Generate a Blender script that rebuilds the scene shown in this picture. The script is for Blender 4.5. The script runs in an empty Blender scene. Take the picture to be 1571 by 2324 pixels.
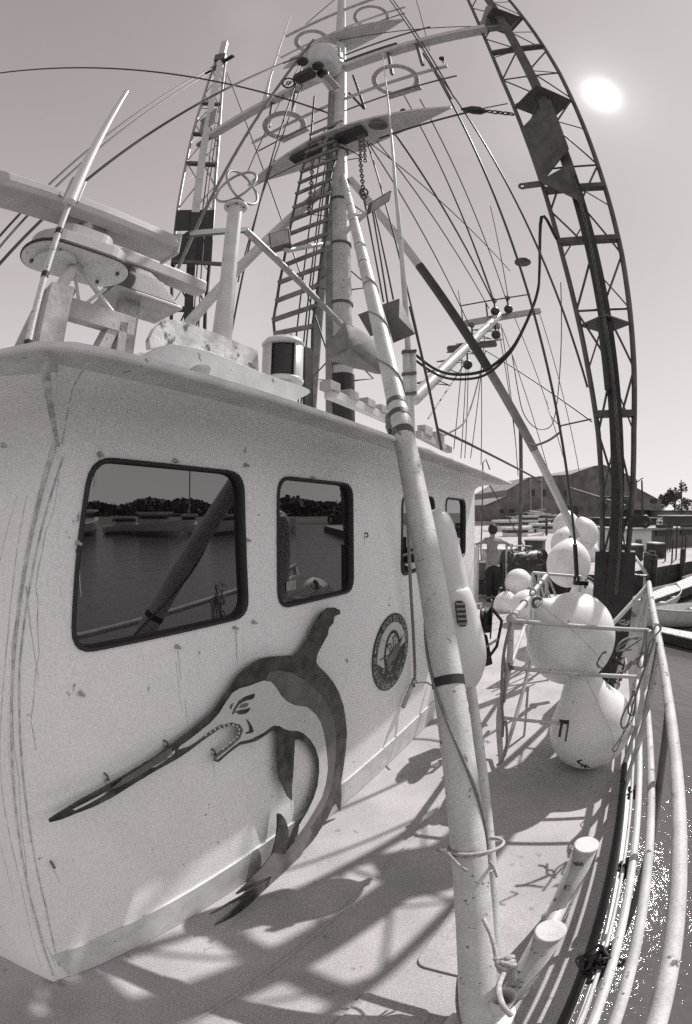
import bpy, bmesh, math, random
from mathutils import Vector, Matrix, geometry
random.seed(7)
V = Vector
PI = math.pi
SC = bpy.context.scene
COL = SC.collection

# ------------------------------------------------------------------ camera: level 16 mm full-frame fisheye, 1.95 m above the deck
H = 1.95
cam = bpy.data.cameras.new("camera"); co = bpy.data.objects.new("camera", cam); COL.objects.link(co)
co.location = (0, 0, H); co.rotation_euler = (PI/2, 0, 0)
cam.type = 'PANO'
for tgt in (cam, getattr(cam, 'cycles', None)):
    if tgt is None: continue
    for k, v in (('panorama_type', 'FISHEYE_EQUISOLID'), ('fisheye_lens', 16.0), ('fisheye_fov', math.radians(180))):
        try: setattr(tgt, k, v)
        except Exception: pass
cam.sensor_fit = 'VERTICAL'; cam.sensor_height = 36.0; cam.sensor_width = 24.33
cam.clip_end = 5000; cam.clip_start = 0.02
SC.camera = co

# ------------------------------------------------------------------ sky and sun
SUN = V((0.473, 0.422, 0.773)).normalized()
TINT = (1.0, 0.875, 0.885)
w = bpy.data.worlds.new("World"); SC.world = w; w.use_nodes = True
nt = w.node_tree; nt.nodes.clear()
def wn(t, **k):
    n = nt.nodes.new(t)
    for a, b in k.items(): setattr(n, a, b)
    return n
out = wn('ShaderNodeOutputWorld'); bg = wn('ShaderNodeBackground')
sky = wn('ShaderNodeTexSky', sky_type='NISHITA', sun_disc=False)
sky.sun_elevation = math.asin(SUN.z); sky.sun_rotation = math.atan2(SUN.x, SUN.y)
sky.air_density = 1.0; sky.dust_density = 2.5
bw = wn('ShaderNodeRGBToBW'); nt.links.new(sky.outputs[0], bw.inputs[0])
tc = wn('ShaderNodeTexCoord')
def math_n(op, a, b=None):
    n = wn('ShaderNodeMath', operation=op)
    for i, x in enumerate((a, b)):
        if x is None: continue
        if isinstance(x, (int, float)): n.inputs[i].default_value = x
        else: nt.links.new(x, n.inputs[i])
    return n.outputs[0]
pw = math_n('MINIMUM', math_n('POWER', bw.outputs[0], 0.55), 1.75)
nrm = wn('ShaderNodeVectorMath', operation='NORMALIZE'); nt.links.new(tc.outputs['Generated'], nrm.inputs[0])
dt = wn('ShaderNodeVectorMath', operation='DOT_PRODUCT'); nt.links.new(nrm.outputs[0], dt.inputs[0]); dt.inputs[1].default_value = SUN
dc = math_n('MAXIMUM', dt.outputs['Value'], 0.0)
g1 = math_n('MULTIPLY', math_n('POWER', dc, 9000.0), 50.0)
g2 = math_n('MULTIPLY', math_n('ADD', math_n('MULTIPLY', math_n('POWER', dc, 2200.0), 1.5), math_n('ADD', math_n('MULTIPLY', math_n('POWER', dc, 300.0), .15), math_n('MULTIPLY', math_n('POWER', dc, 40.0), .08))), 10.0)
g3 = math_n('ADD', math_n('MULTIPLY', math_n('POWER', dc, 3.0), .4), 1.75)
nz = wn('ShaderNodeTexNoise'); nt.links.new(nrm.outputs[0], nz.inputs['Vector']); nz.inputs['Scale'].default_value = 2.2; nz.inputs['Detail'].default_value = 6
cl = math_n('MULTIPLY', math_n('MAXIMUM', math_n('SUBTRACT', nz.outputs['Fac'], 0.56), 0.0), 3.0)
sep = wn('ShaderNodeSeparateXYZ'); nt.links.new(nrm.outputs[0], sep.inputs[0])
hzn = math_n('MULTIPLY', math_n('POWER', math_n('SUBTRACT', 1.0, math_n('ABSOLUTE', sep.outputs['Z'])), 1.6), math_n('ADD', math_n('MULTIPLY', dt.outputs['Value'], .5), 4.6))
g3 = math_n('ADD', g3, hzn)
db = wn('ShaderNodeVectorMath', operation='DOT_PRODUCT'); nt.links.new(nrm.outputs[0], db.inputs[0]); db.inputs[1].default_value = V((.80, -.52, .28)).normalized()  # added brightening of the unseen sky facing the house side, fills its shade
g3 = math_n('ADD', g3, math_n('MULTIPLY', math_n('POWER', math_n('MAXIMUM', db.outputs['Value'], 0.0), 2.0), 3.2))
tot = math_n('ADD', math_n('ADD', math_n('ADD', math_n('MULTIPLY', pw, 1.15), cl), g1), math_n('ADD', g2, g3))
tf = wn('ShaderNodeMapRange'); nt.links.new(tot, tf.inputs[0])
for i_, q_ in enumerate((3.0, 7.0, 0.0, 1.0)): tf.inputs[i_+1].default_value = q_
tm_ = wn('ShaderNodeMix', data_type='RGBA'); nt.links.new(tf.outputs[0], tm_.inputs['Factor']); tm_.inputs['A'].default_value = (1, .88, .89, 1); tm_.inputs['B'].default_value = (1, .945, .955, 1)
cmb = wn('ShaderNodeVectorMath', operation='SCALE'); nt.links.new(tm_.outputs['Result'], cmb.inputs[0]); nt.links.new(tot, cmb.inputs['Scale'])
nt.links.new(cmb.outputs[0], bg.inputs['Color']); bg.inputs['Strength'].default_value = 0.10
nt.links.new(bg.outputs[0], out.inputs[0])
sl = bpy.data.lights.new("sun", 'SUN'); sl.energy = 4.8; sl.angle = math.radians(0.53); sl.color = (1.0, 0.955, 0.955)
so_ = bpy.data.objects.new("sun", sl); COL.objects.link(so_); so_.location = (0, 0, 40)
so_.rotation_euler = SUN.to_track_quat('Z', 'Y').to_euler()
SC.view_settings.view_transform = 'Standard'; SC.view_settings.look = 'None'
SC.view_settings.exposure = 0.06; SC.view_settings.gamma = 1.0
SC.render.engine = 'CYCLES'
SC.cycles.use_denoising = False; SC.cycles.sample_clamp_indirect = 2.0
SC.cycles.max_bounces = 6; SC.cycles.caustics_reflective = False; SC.cycles.caustics_refractive = False

# ------------------------------------------------------------------ measuring helpers (survey of the photograph: direction + a known depth)
CX, CY, F = 785.5, 1162.0, 2324/36*16
WD = V((.527, .850, 0)).normalized(); ND = V((.850, -.527, 0)).normalized(); OO = V((-1.216, .62, 0)); UP = V((0, 0, 1))
def ray(u, v):
    dx, dy = u-CX, v-CY; r = math.hypot(dx, dy); th = 2*math.asin(min(1, r/(2*F))); s = math.sin(th)/max(r, 1e-9)
    return V((dx*s, math.cos(th), -dy*s))
EYE = V((0, 0, H))
def fl(u, v, h=0): q = ray(u, v); return q*((h-H)/q.z)+EYE                    # on the level h
def az(u, v, h): return fl(u, v, h)
def ay(u, v, y): q = ray(u, v); return q*(y/q.y)+EYE                          # at the forward distance y
def pl(u, v, off=0): q = ray(u, v); return q*((off+OO.dot(ND))/q.dot(ND))+EYE  # on the upright plane parallel to the house side
def dd(u, v, d): return ray(u, v)*d+EYE
def S(s, o, z=0): return OO+WD*s+ND*o+UP*z                                     # ship frame: along the house, outboard of its side, up
def so(p): q = p-OO; return (q.dot(WD), q.dot(ND), p.z)
def cropper(ox, oy, k): return lambda x, y: ((ox+x*k)/1.0605, (oy+y*k)/1.0605)
cK = cropper(480, 1440, .3692); cV = cropper(0, 1640, .5302); cT = cropper(600, 0, .3246); cR = cropper(1080, 1100, 1/2.681)
cM = cropper(600, 450, .3246); cB = cropper(940, 650, .2928); cA = cropper(0, 400, .3183); cP = cropper(860, 1100, .2582)
cQ = cropper(833, 1640, .5302); cE = cropper(1000, 1900, .3183); cF = cropper(1180, 1350, .3093); c1 = cropper(0, 0, .5302)
cX = cropper(1440, 1120, .14385); c2 = cropper(833, 0, .5302); c4 = cropper(833, 820, .5302); c3 = cropper(0, 820, .5302)

# ------------------------------------------------------------------ materials (a black-and-white world: neutral greys)
MATS = {}
def mat(name, v, rough=.6, metal=0.0, var=0.0, scale=3.0, bump=0.0, bscale=60.0, spots=0.0, sscale=9.0, streak=0.0, spec=None, dark=.06, grain=0.0):
    m = bpy.data.materials.new(name); m.use_nodes = True; t = m.node_tree; b = t.nodes['Principled BSDF']
    b.inputs['Roughness'].default_value = rough; b.inputs['Metallic'].default_value = metal
    if spec is not None: b.inputs['Specular IOR Level'].default_value = spec
    g = t.nodes.new('ShaderNodeNewGeometry')
    def noise(sc, det=4, vec=None, ro=.55):
        n = t.nodes.new('ShaderNodeTexNoise'); n.inputs['Scale'].default_value = sc; n.inputs['Detail'].default_value = det; n.inputs['Roughness'].default_value = ro
        t.links.new(vec or g.outputs['Position'], n.inputs['Vector']); return n.outputs['Fac']
    def mp(x, a0, a1, b0, b1):
        n = t.nodes.new('ShaderNodeMapRange'); n.interpolation_type = 'SMOOTHSTEP'
        for i, q in enumerate((a0, a1, b0, b1)): n.inputs[i+1].default_value = q
        t.links.new(x, n.inputs[0]); return n.outputs[0]
    def mul(a, c):
        n = t.nodes.new('ShaderNodeMath'); n.operation = 'MULTIPLY'
        for i, q in enumerate((a, c)):
            if isinstance(q, (int, float)): n.inputs[i].default_value = q
            else: t.links.new(q, n.inputs[i])
        return n.outputs[0]
    cur = None
    if var or spots or streak or grain:
        cur = mp(noise(scale, 6), .3, .7, v*(1-var), v*(1+var))
        if spots:
            cur = mul(cur, mp(noise(sscale, 3, ro=.7), .68-.06*spots, .76-.06*spots, 1.0, dark/v if v > dark else 1.0))
        if grain: cur = mul(cur, mp(noise(105, 3, ro=.85), .35, .65, 1-grain, 1+grain*.8))
        if streak:
            mpn = t.nodes.new('ShaderNodeMapping'); mpn.inputs['Scale'].default_value = (14, 14, .55)
            t.links.new(g.outputs['Position'], mpn.inputs['Vector'])
            cur = mul(cur, mp(noise(1.0, 5, mpn.outputs[0], .6), .57, .8, 1.0, 1.0-streak))
        c = t.nodes.new('ShaderNodeCombineColor'); ck = mul(cur, 1.0 if v > .45 else (.97 if v > .2 else .93))
        for i in range(3): t.links.new(cur if i == 0 else ck, c.inputs[i])
        t.links.new(c.outputs[0], b.inputs['Base Color'])
    else:
        b.inputs['Base Color'].default_value = (v, v*.94, v*.945, 1)
    if bump:
        bn = t.nodes.new('ShaderNodeBump'); bn.inputs['Strength'].default_value = bump; bn.inputs['Distance'].default_value = .004
        t.links.new(noise(bscale, 4), bn.inputs['Height']); t.links.new(bn.outputs[0], b.inputs['Normal'])
    MATS[name] = m; return m
M_WALL = mat('white_hull_paint', .82, .45, var=.05, scale=1.6, bump=.35, bscale=60, streak=.10, spots=.12, sscale=11, dark=.25, grain=.10)
M_WHITE = mat('white_gloss_paint', .56, .38, var=.10, scale=9, bump=.2, bscale=90, spots=.5, sscale=22, dark=.18)
M_PIPE = mat('white_pipe_paint', .53, .45, var=.10, scale=7, bump=.25, bscale=120, spots=.8, sscale=26, dark=.14, grain=.14)
M_RAIL = mat('weathered_rail_paint', .47, .62, var=.14, scale=8, bump=.3, bscale=120, spots=1.2, sscale=14, dark=.08, grain=.12)
M_DECK = mat('grey_deck_paint', .39, .8, var=.13, scale=2.2, bump=.8, bscale=150, spots=.9, sscale=7, dark=.26, grain=.22)
M_DGREY = mat('dark_grey_steel', .10, .55, var=.3, scale=6, bump=.3)
M_BLACK = mat('black_steel', .025, .5, var=.4, scale=8, bump=.2)
M_RUB = mat('black_rubber', .018, .55)
M_CABLE = mat('dark_wire', .05, .5)
M_MID = mat('mid_grey_paint', .22, .5, var=.2, scale=8)
M_GALV = mat('galvanised_metal', .34, .45, metal=.4, var=.15, scale=12)
M_WOOD = mat('painted_grey_wood', .40, .7, var=.22, scale=10, bump=.5, bscale=50, spots=.5, sscale=20)
M_OLDW = mat('weathered_board', .52, .75, var=.3, scale=12, bump=.6, bscale=40, spots=1.4, sscale=16, dark=.12)
M_FLOAT = mat('white_vinyl_float', .74, .36, var=.07, scale=5, bump=.2, bscale=50, spots=.5, sscale=7, dark=.34, grain=.07)
M_ROPE = mat('pale_rope', .42, .9, var=.2, scale=60, bump=.8, bscale=220)
M_DROPE = mat('grey_rope', .22, .9, var=.2, scale=60, bump=.8, bscale=220)
M_CANV = mat('grey_canvas', .24, .9, var=.18, scale=5, bump=.6, bscale=30)
M_FGL = mat('white_fibreglass', .64, .28, var=.06, scale=4, spots=.25, sscale=24, dark=.3)
M_SKIN = mat('skin', .28, .6); M_HAIR = mat('dark_hair', .02, .7); M_SHIRT = mat('light_shirt', .25, .9, var=.1, scale=20, bump=.6, bscale=25)
M_JEANS = mat('dark_trousers', .022, .9, var=.2, scale=20, bump=.6, bscale=25)
M_SHED = mat('weathered_corrugated_wall', .17, .85, var=.35, scale=.3, streak=.5)
M_SROOF = mat('sheet_roof', .22, .7, var=.2, scale=.2)
M_LEAF = mat('tree_foliage', .11, .8, var=.5, scale=.6)
M_TRUNK = mat('tree_bark', .08, .9)
M_QUAY = mat('dark_quay_timber', .045, .9, var=.4, scale=3, bump=.5, bscale=12)
M_CONC = mat('pale_concrete', .36, .85, var=.2, scale=1.2, bump=.3, spots=.4, sscale=2)
M_LAND = mat('scrub_ground', .13, .95, var=.4, scale=.12)
M_DARKP = mat('marlin_dark_blue', .05, .35, var=.65, scale=13, grain=.15)
M_MIDP = mat('marlin_mid_blue', .13, .3, var=.25, scale=7)
M_LITP = mat('marlin_white', .56, .32, var=.05, scale=10, spots=.3, sscale=26, dark=.2)
M_STAIN = mat('rust_stained_seam', .5, .8, var=.35, scale=30)
M_RUSTS = mat('pale_rust_run', .52, .8, var=.2, scale=30, grain=.1)
M_RADAR = mat('grey_white_radar_paint', .40, .45, var=.08, scale=6, spots=.4, sscale=26, dark=.12, grain=.06)
M_RUNG = mat('dark_wooden_rung', .17, .8, var=.3, scale=12)
M_INK = mat('black_ink', .02, .5)
M_EMB = mat('emblem_black', .03, .45)

def glassy(name, refl, base):
    m = bpy.data.materials.new(name); m.use_nodes = True; t = m.node_tree; t.nodes.clear()
    o = t.nodes.new('ShaderNodeOutputMaterial'); mx = t.nodes.new('ShaderNodeMixShader'); d_ = t.nodes.new('ShaderNodeBsdfDiffuse'); g = t.nodes.new('ShaderNodeBsdfGlossy')
    d_.inputs[0].default_value = (base, base, base, 1); g.inputs['Roughness'].default_value = .008; g.inputs[0].default_value = (1, 1, 1, 1)
    fr = t.nodes.new('ShaderNodeFresnel'); fr.inputs['IOR'].default_value = 1.5
    ad = t.nodes.new('ShaderNodeMath'); ad.operation = 'ADD'; ad.inputs[1].default_value = refl
    t.links.new(fr.outputs[0], ad.inputs[0]); t.links.new(ad.outputs[0], mx.inputs[0]); t.links.new(d_.outputs[0], mx.inputs[1]); t.links.new(g.outputs[0], mx.inputs[2])
    t.links.new(mx.outputs[0], o.inputs[0]); MATS[name] = m; return m
M_PANE = glassy('dark_window_glass', .11, .008)
M_LENS = glassy('lamp_lens', .2, .1)
m = bpy.data.materials.new('harbour_water'); m.use_nodes = True; t = m.node_tree; b = t.nodes['Principled BSDF']
b.inputs['Base Color'].default_value = (.10, .095, .096, 1); b.inputs['Roughness'].default_value = .045; b.inputs['IOR'].default_value = 1.33
g = t.nodes.new('ShaderNodeNewGeometry'); hs = []
for sc_, am, st in ((.9, 1.0, (1, .45, 1)), (3.6, .5, (1, .55, 1)), (12, .16, (1, .8, 1)), (34, .06, (1, 1, 1))):
    mp_ = t.nodes.new('ShaderNodeMapping'); mp_.inputs['Scale'].default_value = st; mp_.inputs['Rotation'].default_value = (0, 0, .5); t.links.new(g.outputs['Position'], mp_.inputs[0])
    n = t.nodes.new('ShaderNodeTexNoise'); n.inputs['Scale'].default_value = sc_; n.inputs['Detail'].default_value = 3; t.links.new(mp_.outputs[0], n.inputs['Vector'])
    k = t.nodes.new('ShaderNodeMath'); k.operation = 'MULTIPLY'; k.inputs[1].default_value = am; t.links.new(n.outputs['Fac'], k.inputs[0]); hs.append(k.outputs[0])
cur = hs[0]
for x in hs[1:]:
    k = t.nodes.new('ShaderNodeMath'); k.operation = 'ADD'; t.links.new(cur, k.inputs[0]); t.links.new(x, k.inputs[1]); cur = k.outputs[0]
bn = t.nodes.new('ShaderNodeBump'); bn.inputs['Strength'].default_value = 1.0; bn.inputs['Distance'].default_value = .048
t.links.new(cur, bn.inputs['Height']); t.links.new(bn.outputs[0], b.inputs['Normal']); M_WATER = m

# ------------------------------------------------------------------ mesh builder
def frame(d):
    d = d.normalized(); a = UP if abs(d.z) < .9 else V((1, 0, 0)); x = d.cross(a).normalized(); return x, x.cross(d).normalized(), d
class MB:
    def __init__(s): s.v = []; s.f = []; s.sm = []
    def add(s, vs, fs, smooth=False):
        n = len(s.v); s.v += [V(q) for q in vs]; s.f += [tuple(i+n for i in f) for f in fs]; s.sm += [smooth]*len(fs); return s
    def tube(s, pts, r, n=10, cap=True, flat=False):
        pts = [V(p) for p in pts]; k = len(pts); rs = r if isinstance(r, (list, tuple)) else [r]*k; vs = []; px = None
        for i, p in enumerate(pts):
            d = (pts[min(i+1, k-1)]-pts[max(i-1, 0)])
            if d.length < 1e-9: d = V((0, 0, 1))
            d.normalize()
            if px is None: x = frame(d)[0]
            else:
                x = px-d*px.dot(d)
                x = x.normalized() if x.length > 1e-6 else frame(d)[0]
            px = x; y = d.cross(x)
            for j in range(n): a = 2*PI*j/n; vs.append(p+(x*math.cos(a)+y*math.sin(a))*rs[i])
        fs = [(i*n+j, i*n+(j+1) % n, (i+1)*n+(j+1) % n, (i+1)*n+j) for i in range(k-1) for j in range(n)]
        s.add(vs, fs, not flat)
        if cap: s.add(vs[:n], [tuple(range(n))[::-1]]); s.add(vs[-n:], [tuple(range(n))])
        return s
    def bar(s, p, q, w, h, up=None, w2=None, h2=None):
        p, q = V(p), V(q); d = (q-p).normalized(); u = V(up) if up else (UP if abs(d.z) < .95 else V((1, 0, 0)))
        x = d.cross(u).normalized(); y = x.cross(d); vs = []
        for c, ww, hh in ((p, w, h), (q, w2 or w, h2 or h)):
            for a, b_ in ((-1, -1), (1, -1), (1, 1), (-1, 1)): vs.append(c+x*a*ww/2+y*b_*hh/2)
        return s.add(vs, [(3, 2, 1, 0), (4, 5, 6, 7), (0, 1, 5, 4), (1, 2, 6, 5), (2, 3, 7, 6), (3, 0, 4, 7)])
    def box(s, c, x, y, z):            # centre and three half-axes
        c, x, y, z = V(c), V(x), V(y), V(z)
        vs = [c+x*a+y*b_+z*e for e in (-1, 1) for a, b_ in ((-1, -1), (1, -1), (1, 1), (-1, 1))]
        return s.add(vs, [(3, 2, 1, 0), (4, 5, 6, 7), (0, 1, 5, 4), (1, 2, 6, 5), (2, 3, 7, 6), (3, 0, 4, 7)])
    def sph(s, c, r, nu=24, nv=14, ax=None, sc=(1, 1, 1), fn=None):
        c = V(c); X, Y, Z = frame(V(ax)) if ax else (V((1, 0, 0)), V((0, 1, 0)), UP); vs = []
        for i in range(nv+1):
            t_ = PI*i/nv
            for j in range(nu):
                a = 2*PI*j/nu; k = 1.0 if fn is None else fn(t_, a)
                vs.append(c+(X*math.sin(t_)*math.cos(a)*sc[0]+Y*math.sin(t_)*math.sin(a)*sc[1]+Z*math.cos(t_)*sc[2])*r*k)
        fs = [(i*nu+j, (i+1)*nu+j, (i+1)*nu+(j+1) % nu, i*nu+(j+1) % nu) for i in range(nv) for j in range(nu)]
        return s.add(vs, fs, True)
    def lathe(s, c, ax, prof, n=20, smooth=True):   # prof: (distance along axis, radius)
        X, Y, Z = frame(V(ax)); c = V(c); vs = []
        for h_, r in prof:
            for j in range(n): a = 2*PI*j/n; vs.append(c+Z*h_+(X*math.cos(a)+Y*math.sin(a))*r)
        k = len(prof); fs = [(i*n+j, i*n+(j+1) % n, (i+1)*n+(j+1) % n, (i+1)*n+j) for i in range(k-1) for j in range(n)]
        s.add(vs, fs, smooth); s.add(vs[:n], [tuple(range(n))[::-1]]); s.add(vs[-n:], [tuple(range(n))]); return s
    def torus(s, c, ax, R, r, n=28, m_=8, a0=0, a1=2*PI, xdir=None, sy=1.0):
        X, Y, Z = frame(V(ax))
        if xdir: X = V(xdir).normalized(); Y = V(ax).normalized().cross(X)
        k = n if abs(a1-a0-2*PI) < 1e-6 else n
        pts = [V(c)+X*R*math.cos(a0+(a1-a0)*i/n)+Y*R*sy*math.sin(a0+(a1-a0)*i/n) for i in range(n+1)]
        return s.tube(pts, r, m_, cap=abs(a1-a0-2*PI) > 1e-6)
    def slab(s, pts2, to3, nrm, th):    # a flat outline (any 2D coordinates) mapped to space and given thickness th along nrm
        loops = [[V((a, b_, 0)) for a, b_ in pts2]]
        tri = geometry.tessellate_polygon(loops); P = [V(to3(a, b_)) for a, b_ in pts2]; n = len(P)
        nn = [V(nrm(a, b_)) if callable(nrm) else V(nrm) for a, b_ in pts2]
        Q = [P[i]+nn[i]*th for i in range(n)]
        fs = []
        for tr in tri:
            a, b_, c_ = (Q[i] for i in tr); up = (b_-a).cross(c_-a).dot(nn[tr[0]]) > 0
            f = tuple(tr) if up else tuple(reversed(tr)); fs.append(tuple(i+n for i in f)); fs.append(tuple(reversed(f)))
        ar = sum(pts2[i][0]*pts2[(i+1) % n][1]-pts2[(i+1) % n][0]*pts2[i][1] for i in range(n))
        for i in range(n):
            j = (i+1) % n; fs.append((i, j, j+n, i+n))
        s.add(P+Q, fs); return s
    def build(s, name, m, parent=None, root=None, bevel=0):
        me = bpy.data.meshes.new(name)
        org = V((0, 0, 0))
        if parent is not None: org = V(parent.get('_org', (0, 0, 0)))
        elif s.v:
            org = V((sum(q.x for q in s.v)/len(s.v), sum(q.y for q in s.v)/len(s.v), min(q.z for q in s.v)))
        me.from_pydata([tuple(q-org) for q in s.v], [], s.f)
        me.polygons.foreach_set('use_smooth', s.sm); me.materials.append(m); me.validate(); me.update()
        o = bpy.data.objects.new(name, me); COL.objects.link(o); o['_org'] = tuple(org)
        if parent is not None: o.parent = parent
        else: o.location = org
        bm = bmesh.new(); bm.from_mesh(me); bmesh.ops.recalc_face_normals(bm, faces=bm.faces); bm.to_mesh(me); bm.free()
        if bevel:
            md = o.modifiers.new('bevel', 'BEVEL'); md.width = bevel; md.segments = 2; md.limit_method = 'ANGLE'; md.angle_limit = .6
        return o
def tag(o, label, cat, group=None):
    o['label'] = label; o['category'] = cat
    if group: o['group'] = group
    return o
def thing(name, label, cat, loc, group=None):
    o = bpy.data.objects.new(name, None); COL.objects.link(o); o.location = V(loc); o['_org'] = tuple(V(loc)); o.empty_display_size = .1
    return tag(o, label, cat, group)
def struct(o): o['kind'] = 'structure'; return o
def curve(pts, n=8):     # Catmull-Rom through the points
    P = [V(p) for p in pts]; P = [P[0]*2-P[1]]+P+[P[-1]*2-P[-2]]; r = []
    for i in range(1, len(P)-2):
        a, b_, c_, d_ = P[i-1:i+3]
        for k in range(n):
            t_ = k/n; r.append(.5*((2*b_)+(c_-a)*t_+(2*a-5*b_+4*c_-d_)*t_*t_+(3*b_-a-3*c_+d_)*t_**3))
    r.append(P[-2]); return r
def sag(p, q, s, n=14):
    p, q = V(p), V(q); return [p.lerp(q, i/n)-UP*(4*s*(i/n)*(1-i/n)) for i in range(n+1)]
def curve2(pts, n=5): return [(p.x, p.y) for p in curve([(a, b_, 0) for a, b_ in pts], n)]
def closed2(pts, n=4):
    P = [V((a, b_, 0)) for a, b_ in pts]; k = len(P); r = []
    for i in range(k):
        a, b_, c_, d_ = P[i-1], P[i], P[(i+1) % k], P[(i+2) % k]
        for j in range(n):
            t_ = j/n; q = .5*((2*b_)+(c_-a)*t_+(2*a-5*b_+4*c_-d_)*t_*t_+(3*b_-a-3*c_+d_)*t_**3); r.append((q.x, q.y))
    return r
def chain(mb, pts, r=.03, wire=.008):
    L = 0; P = [V(p) for p in pts]; seg = []
    tot_ = sum((P[i+1]-P[i]).length for i in range(len(P)-1)); n = max(2, int(tot_/(r*1.55)))
    def at(t_):
        x = t_*tot_
        for i in range(len(P)-1):
            l = (P[i+1]-P[i]).length
            if x <= l or i == len(P)-2: return P[i].lerp(P[i+1], min(1, x/max(l, 1e-9))), (P[i+1]-P[i]).normalized()
            x -= l
    for i in range(n):
        c, d_ = at((i+.5)/n); X, Y, _ = frame(d_); s_ = X if i % 2 else Y
        mb.torus(c, d_.cross(s_), r, wire, n=8, m_=5, xdir=d_, sy=.62)
    return mb
# ================================================================== THE SETTING
ZW = -1.25
mb = MB(); mb.add([(-900, -400, ZW), (900, -400, ZW), (900, 1500, ZW), (-900, 1500, ZW)], [(0, 1, 2, 3)]); struct(mb.build('water', M_WATER))
# deck of the trawler with a low kerb at its edge
def eo(s): return 1.76+.035*max(s, 0)-.02*max(0, s-5)**1.5
DS = [-4.2, -3, -1.5, 0, 1, 2, 3, 4, 5, 6, 7, 8, 9, 10, 11]
st = [S(s, eo(s) if s > -1.5 else eo(0)-.12*(-1.5-s)**1.4, 0) for s in DS]
pt = [S(s, -2.72-(eo(s) if s > -1.5 else eo(0)-.12*(-1.5-s)**1.4), 0) for s in DS]
mb = MB(); n = len(DS)
mb.add(st+pt, [(i, i+1, i+1+n, i+n) for i in range(n-1)])
dn = UP*-.06
mb.add([p+dn for p in st+pt], [(i+n, i+1+n, i+1, i) for i in range(n-1)])
struct(mb.build('deck', M_DECK))
hull = MB()
for side in (st, pt):
    hull.add([p-UP*.065 for p in side]+[p-UP*1.5 for p in side], [(i, i+1, i+1+n, i+n) for i in range(n-1)])
hull.add([st[0]-UP*.065, pt[0]-UP*.065, pt[0]-UP*1.5, st[0]-UP*1.5], [(0, 1, 2, 3)])
hull.add([st[-1]-UP*.065, pt[-1]-UP*.065, pt[-1]-UP*1.5, st[-1]-UP*1.5], [(0, 1, 2, 3)])
tag(hull.build('hull', M_WHITE), 'white steel hull side below the deck edge, dropping to the water', 'hull')
# slightly raised non-slip panels and a weld line on the deck
def rrect(x0, y0, x1, y1, r, n=5):
    o = []
    for cx, cy, a in ((x1-r, y0+r, -PI/2), (x1-r, y1-r, 0), (x0+r, y1-r, PI/2), (x0+r, y0+r, PI)):
        for i in range(n+1): t_ = a+PI/2*i/n; o.append((cx+r*math.cos(t_), cy+r*math.sin(t_)))
    return o
tag(MB().slab(rrect(1.22, 1.02, 1.72, 1.36, .05), lambda a, b_: S(a, b_, .001), UP, .012).build('deck_plate', M_DECK), 'flat rounded rectangular plate on the deck beside the two mooring posts', 'deck plate')
tag(MB().slab(rrect(.55, .92, .98, 1.22, .04), lambda a, b_: S(a, b_, .001), UP, .012).build('deck_plate', M_DECK), 'flat plate on the deck left of the foot of the big white pipe', 'deck plate')
tag(MB().bar(S(.3, .5, .003), S(3.6, .62, .003), .012, .006).build('weld_seam', M_DECK), 'thin raised weld seam running along the side deck', 'weld seam')

# ================================================================== THE WHEELHOUSE
WH = thing('wheelhouse', 'white steel wheelhouse with dark rounded windows and a leaping marlin on its side', 'wheelhouse', S(2.5, -1.36, 0))
L5 = 5.0
zt = 2.18
def es(z): return .0+.29*z-.003*z*z
def to_w(o=0.0): return lambda a, b_: S(a, o, b_)
WIN = [[(.66, 1.50), (1.50, 1.50), (1.48, 2.115), (.765, 2.125)], [(1.705, 1.50), (2.38, 1.485), (2.37, 2.11), (1.71, 2.115)],
       [(3.05, 1.49), (3.72, 1.50), (3.71, 2.075), (3.06, 2.07)], [(4.0, 1.50), (4.63, 1.50), (4.62, 2.075), (4.01, 2.08)]]
def rnd(q, r=.09, n=5):
    o = []
    for i in range(4):
        p = V((*q[i], 0)); a = (V((*q[i-1], 0))-p).normalized(); b_ = (V((*q[(i+1) % 4], 0))-p).normalized()
        A, B = p+a*r, p+b_*r
        for k in range(n+1):
            t_ = k/n; c_ = A.lerp(p, t_).lerp(p.lerp(B, t_), t_); o.append((c_.x, c_.y))
    return o
outer = [(es(z), z) for z in (0, .4, .8, 1.2, 1.6, 2.0, zt)]
outline = [(0, 0), (L5, 0), (L5, zt)]+outer[::-1][:-1]
holes = [rnd(q) for q in WIN]
loops = [[V((a, b_, 0)) for a, b_ in outline]]+[[V((a, b_, 0)) for a, b_ in h] for h in holes]
flat = [p for l in loops for p in l]
tri = geometry.tessellate_polygon(loops)
mb = MB(); mb.add([S(p.x, 0, p.y) for p in flat], [tuple(t_) for t_ in tri])
mb.add([S(p.x, -.06, p.y) for p in flat], [tuple(reversed(t_)) for t_ in tri])
for h in holes:
    k = len(h); mb.add([S(a, 0, b_) for a, b_ in h]+[S(a, -.06, b_) for a, b_ in h], [(i, (i+1) % k, (i+1) % k+k, i+k) for i in range(k)])
# cove under the eave
cov = [(0, 0), (.015, .035), (.05, .065), (.12, .085), (.28, .095), (.40, .10)]
def ez(s): return 2.31-.012*s
def es2(o): return es(zt)-o*.40
ss = [0, .12, .25, .4, .6, .8, 1.0]
vs = []
for k, (o, z) in enumerate(cov):
    for f_ in ss: s = es2(o)+(L5-es2(o))*f_; vs.append(S(s, o, zt+(ez(s)-zt)*z/.10))
nn = len(ss); mb.add(vs, [(i*nn+j, i*nn+j+1, (i+1)*nn+j+1, (i+1)*nn+j) for i in range(len(cov)-1) for j in range(nn-1)], True)
mb.build('side_wall', M_WALL, WH)
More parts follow.
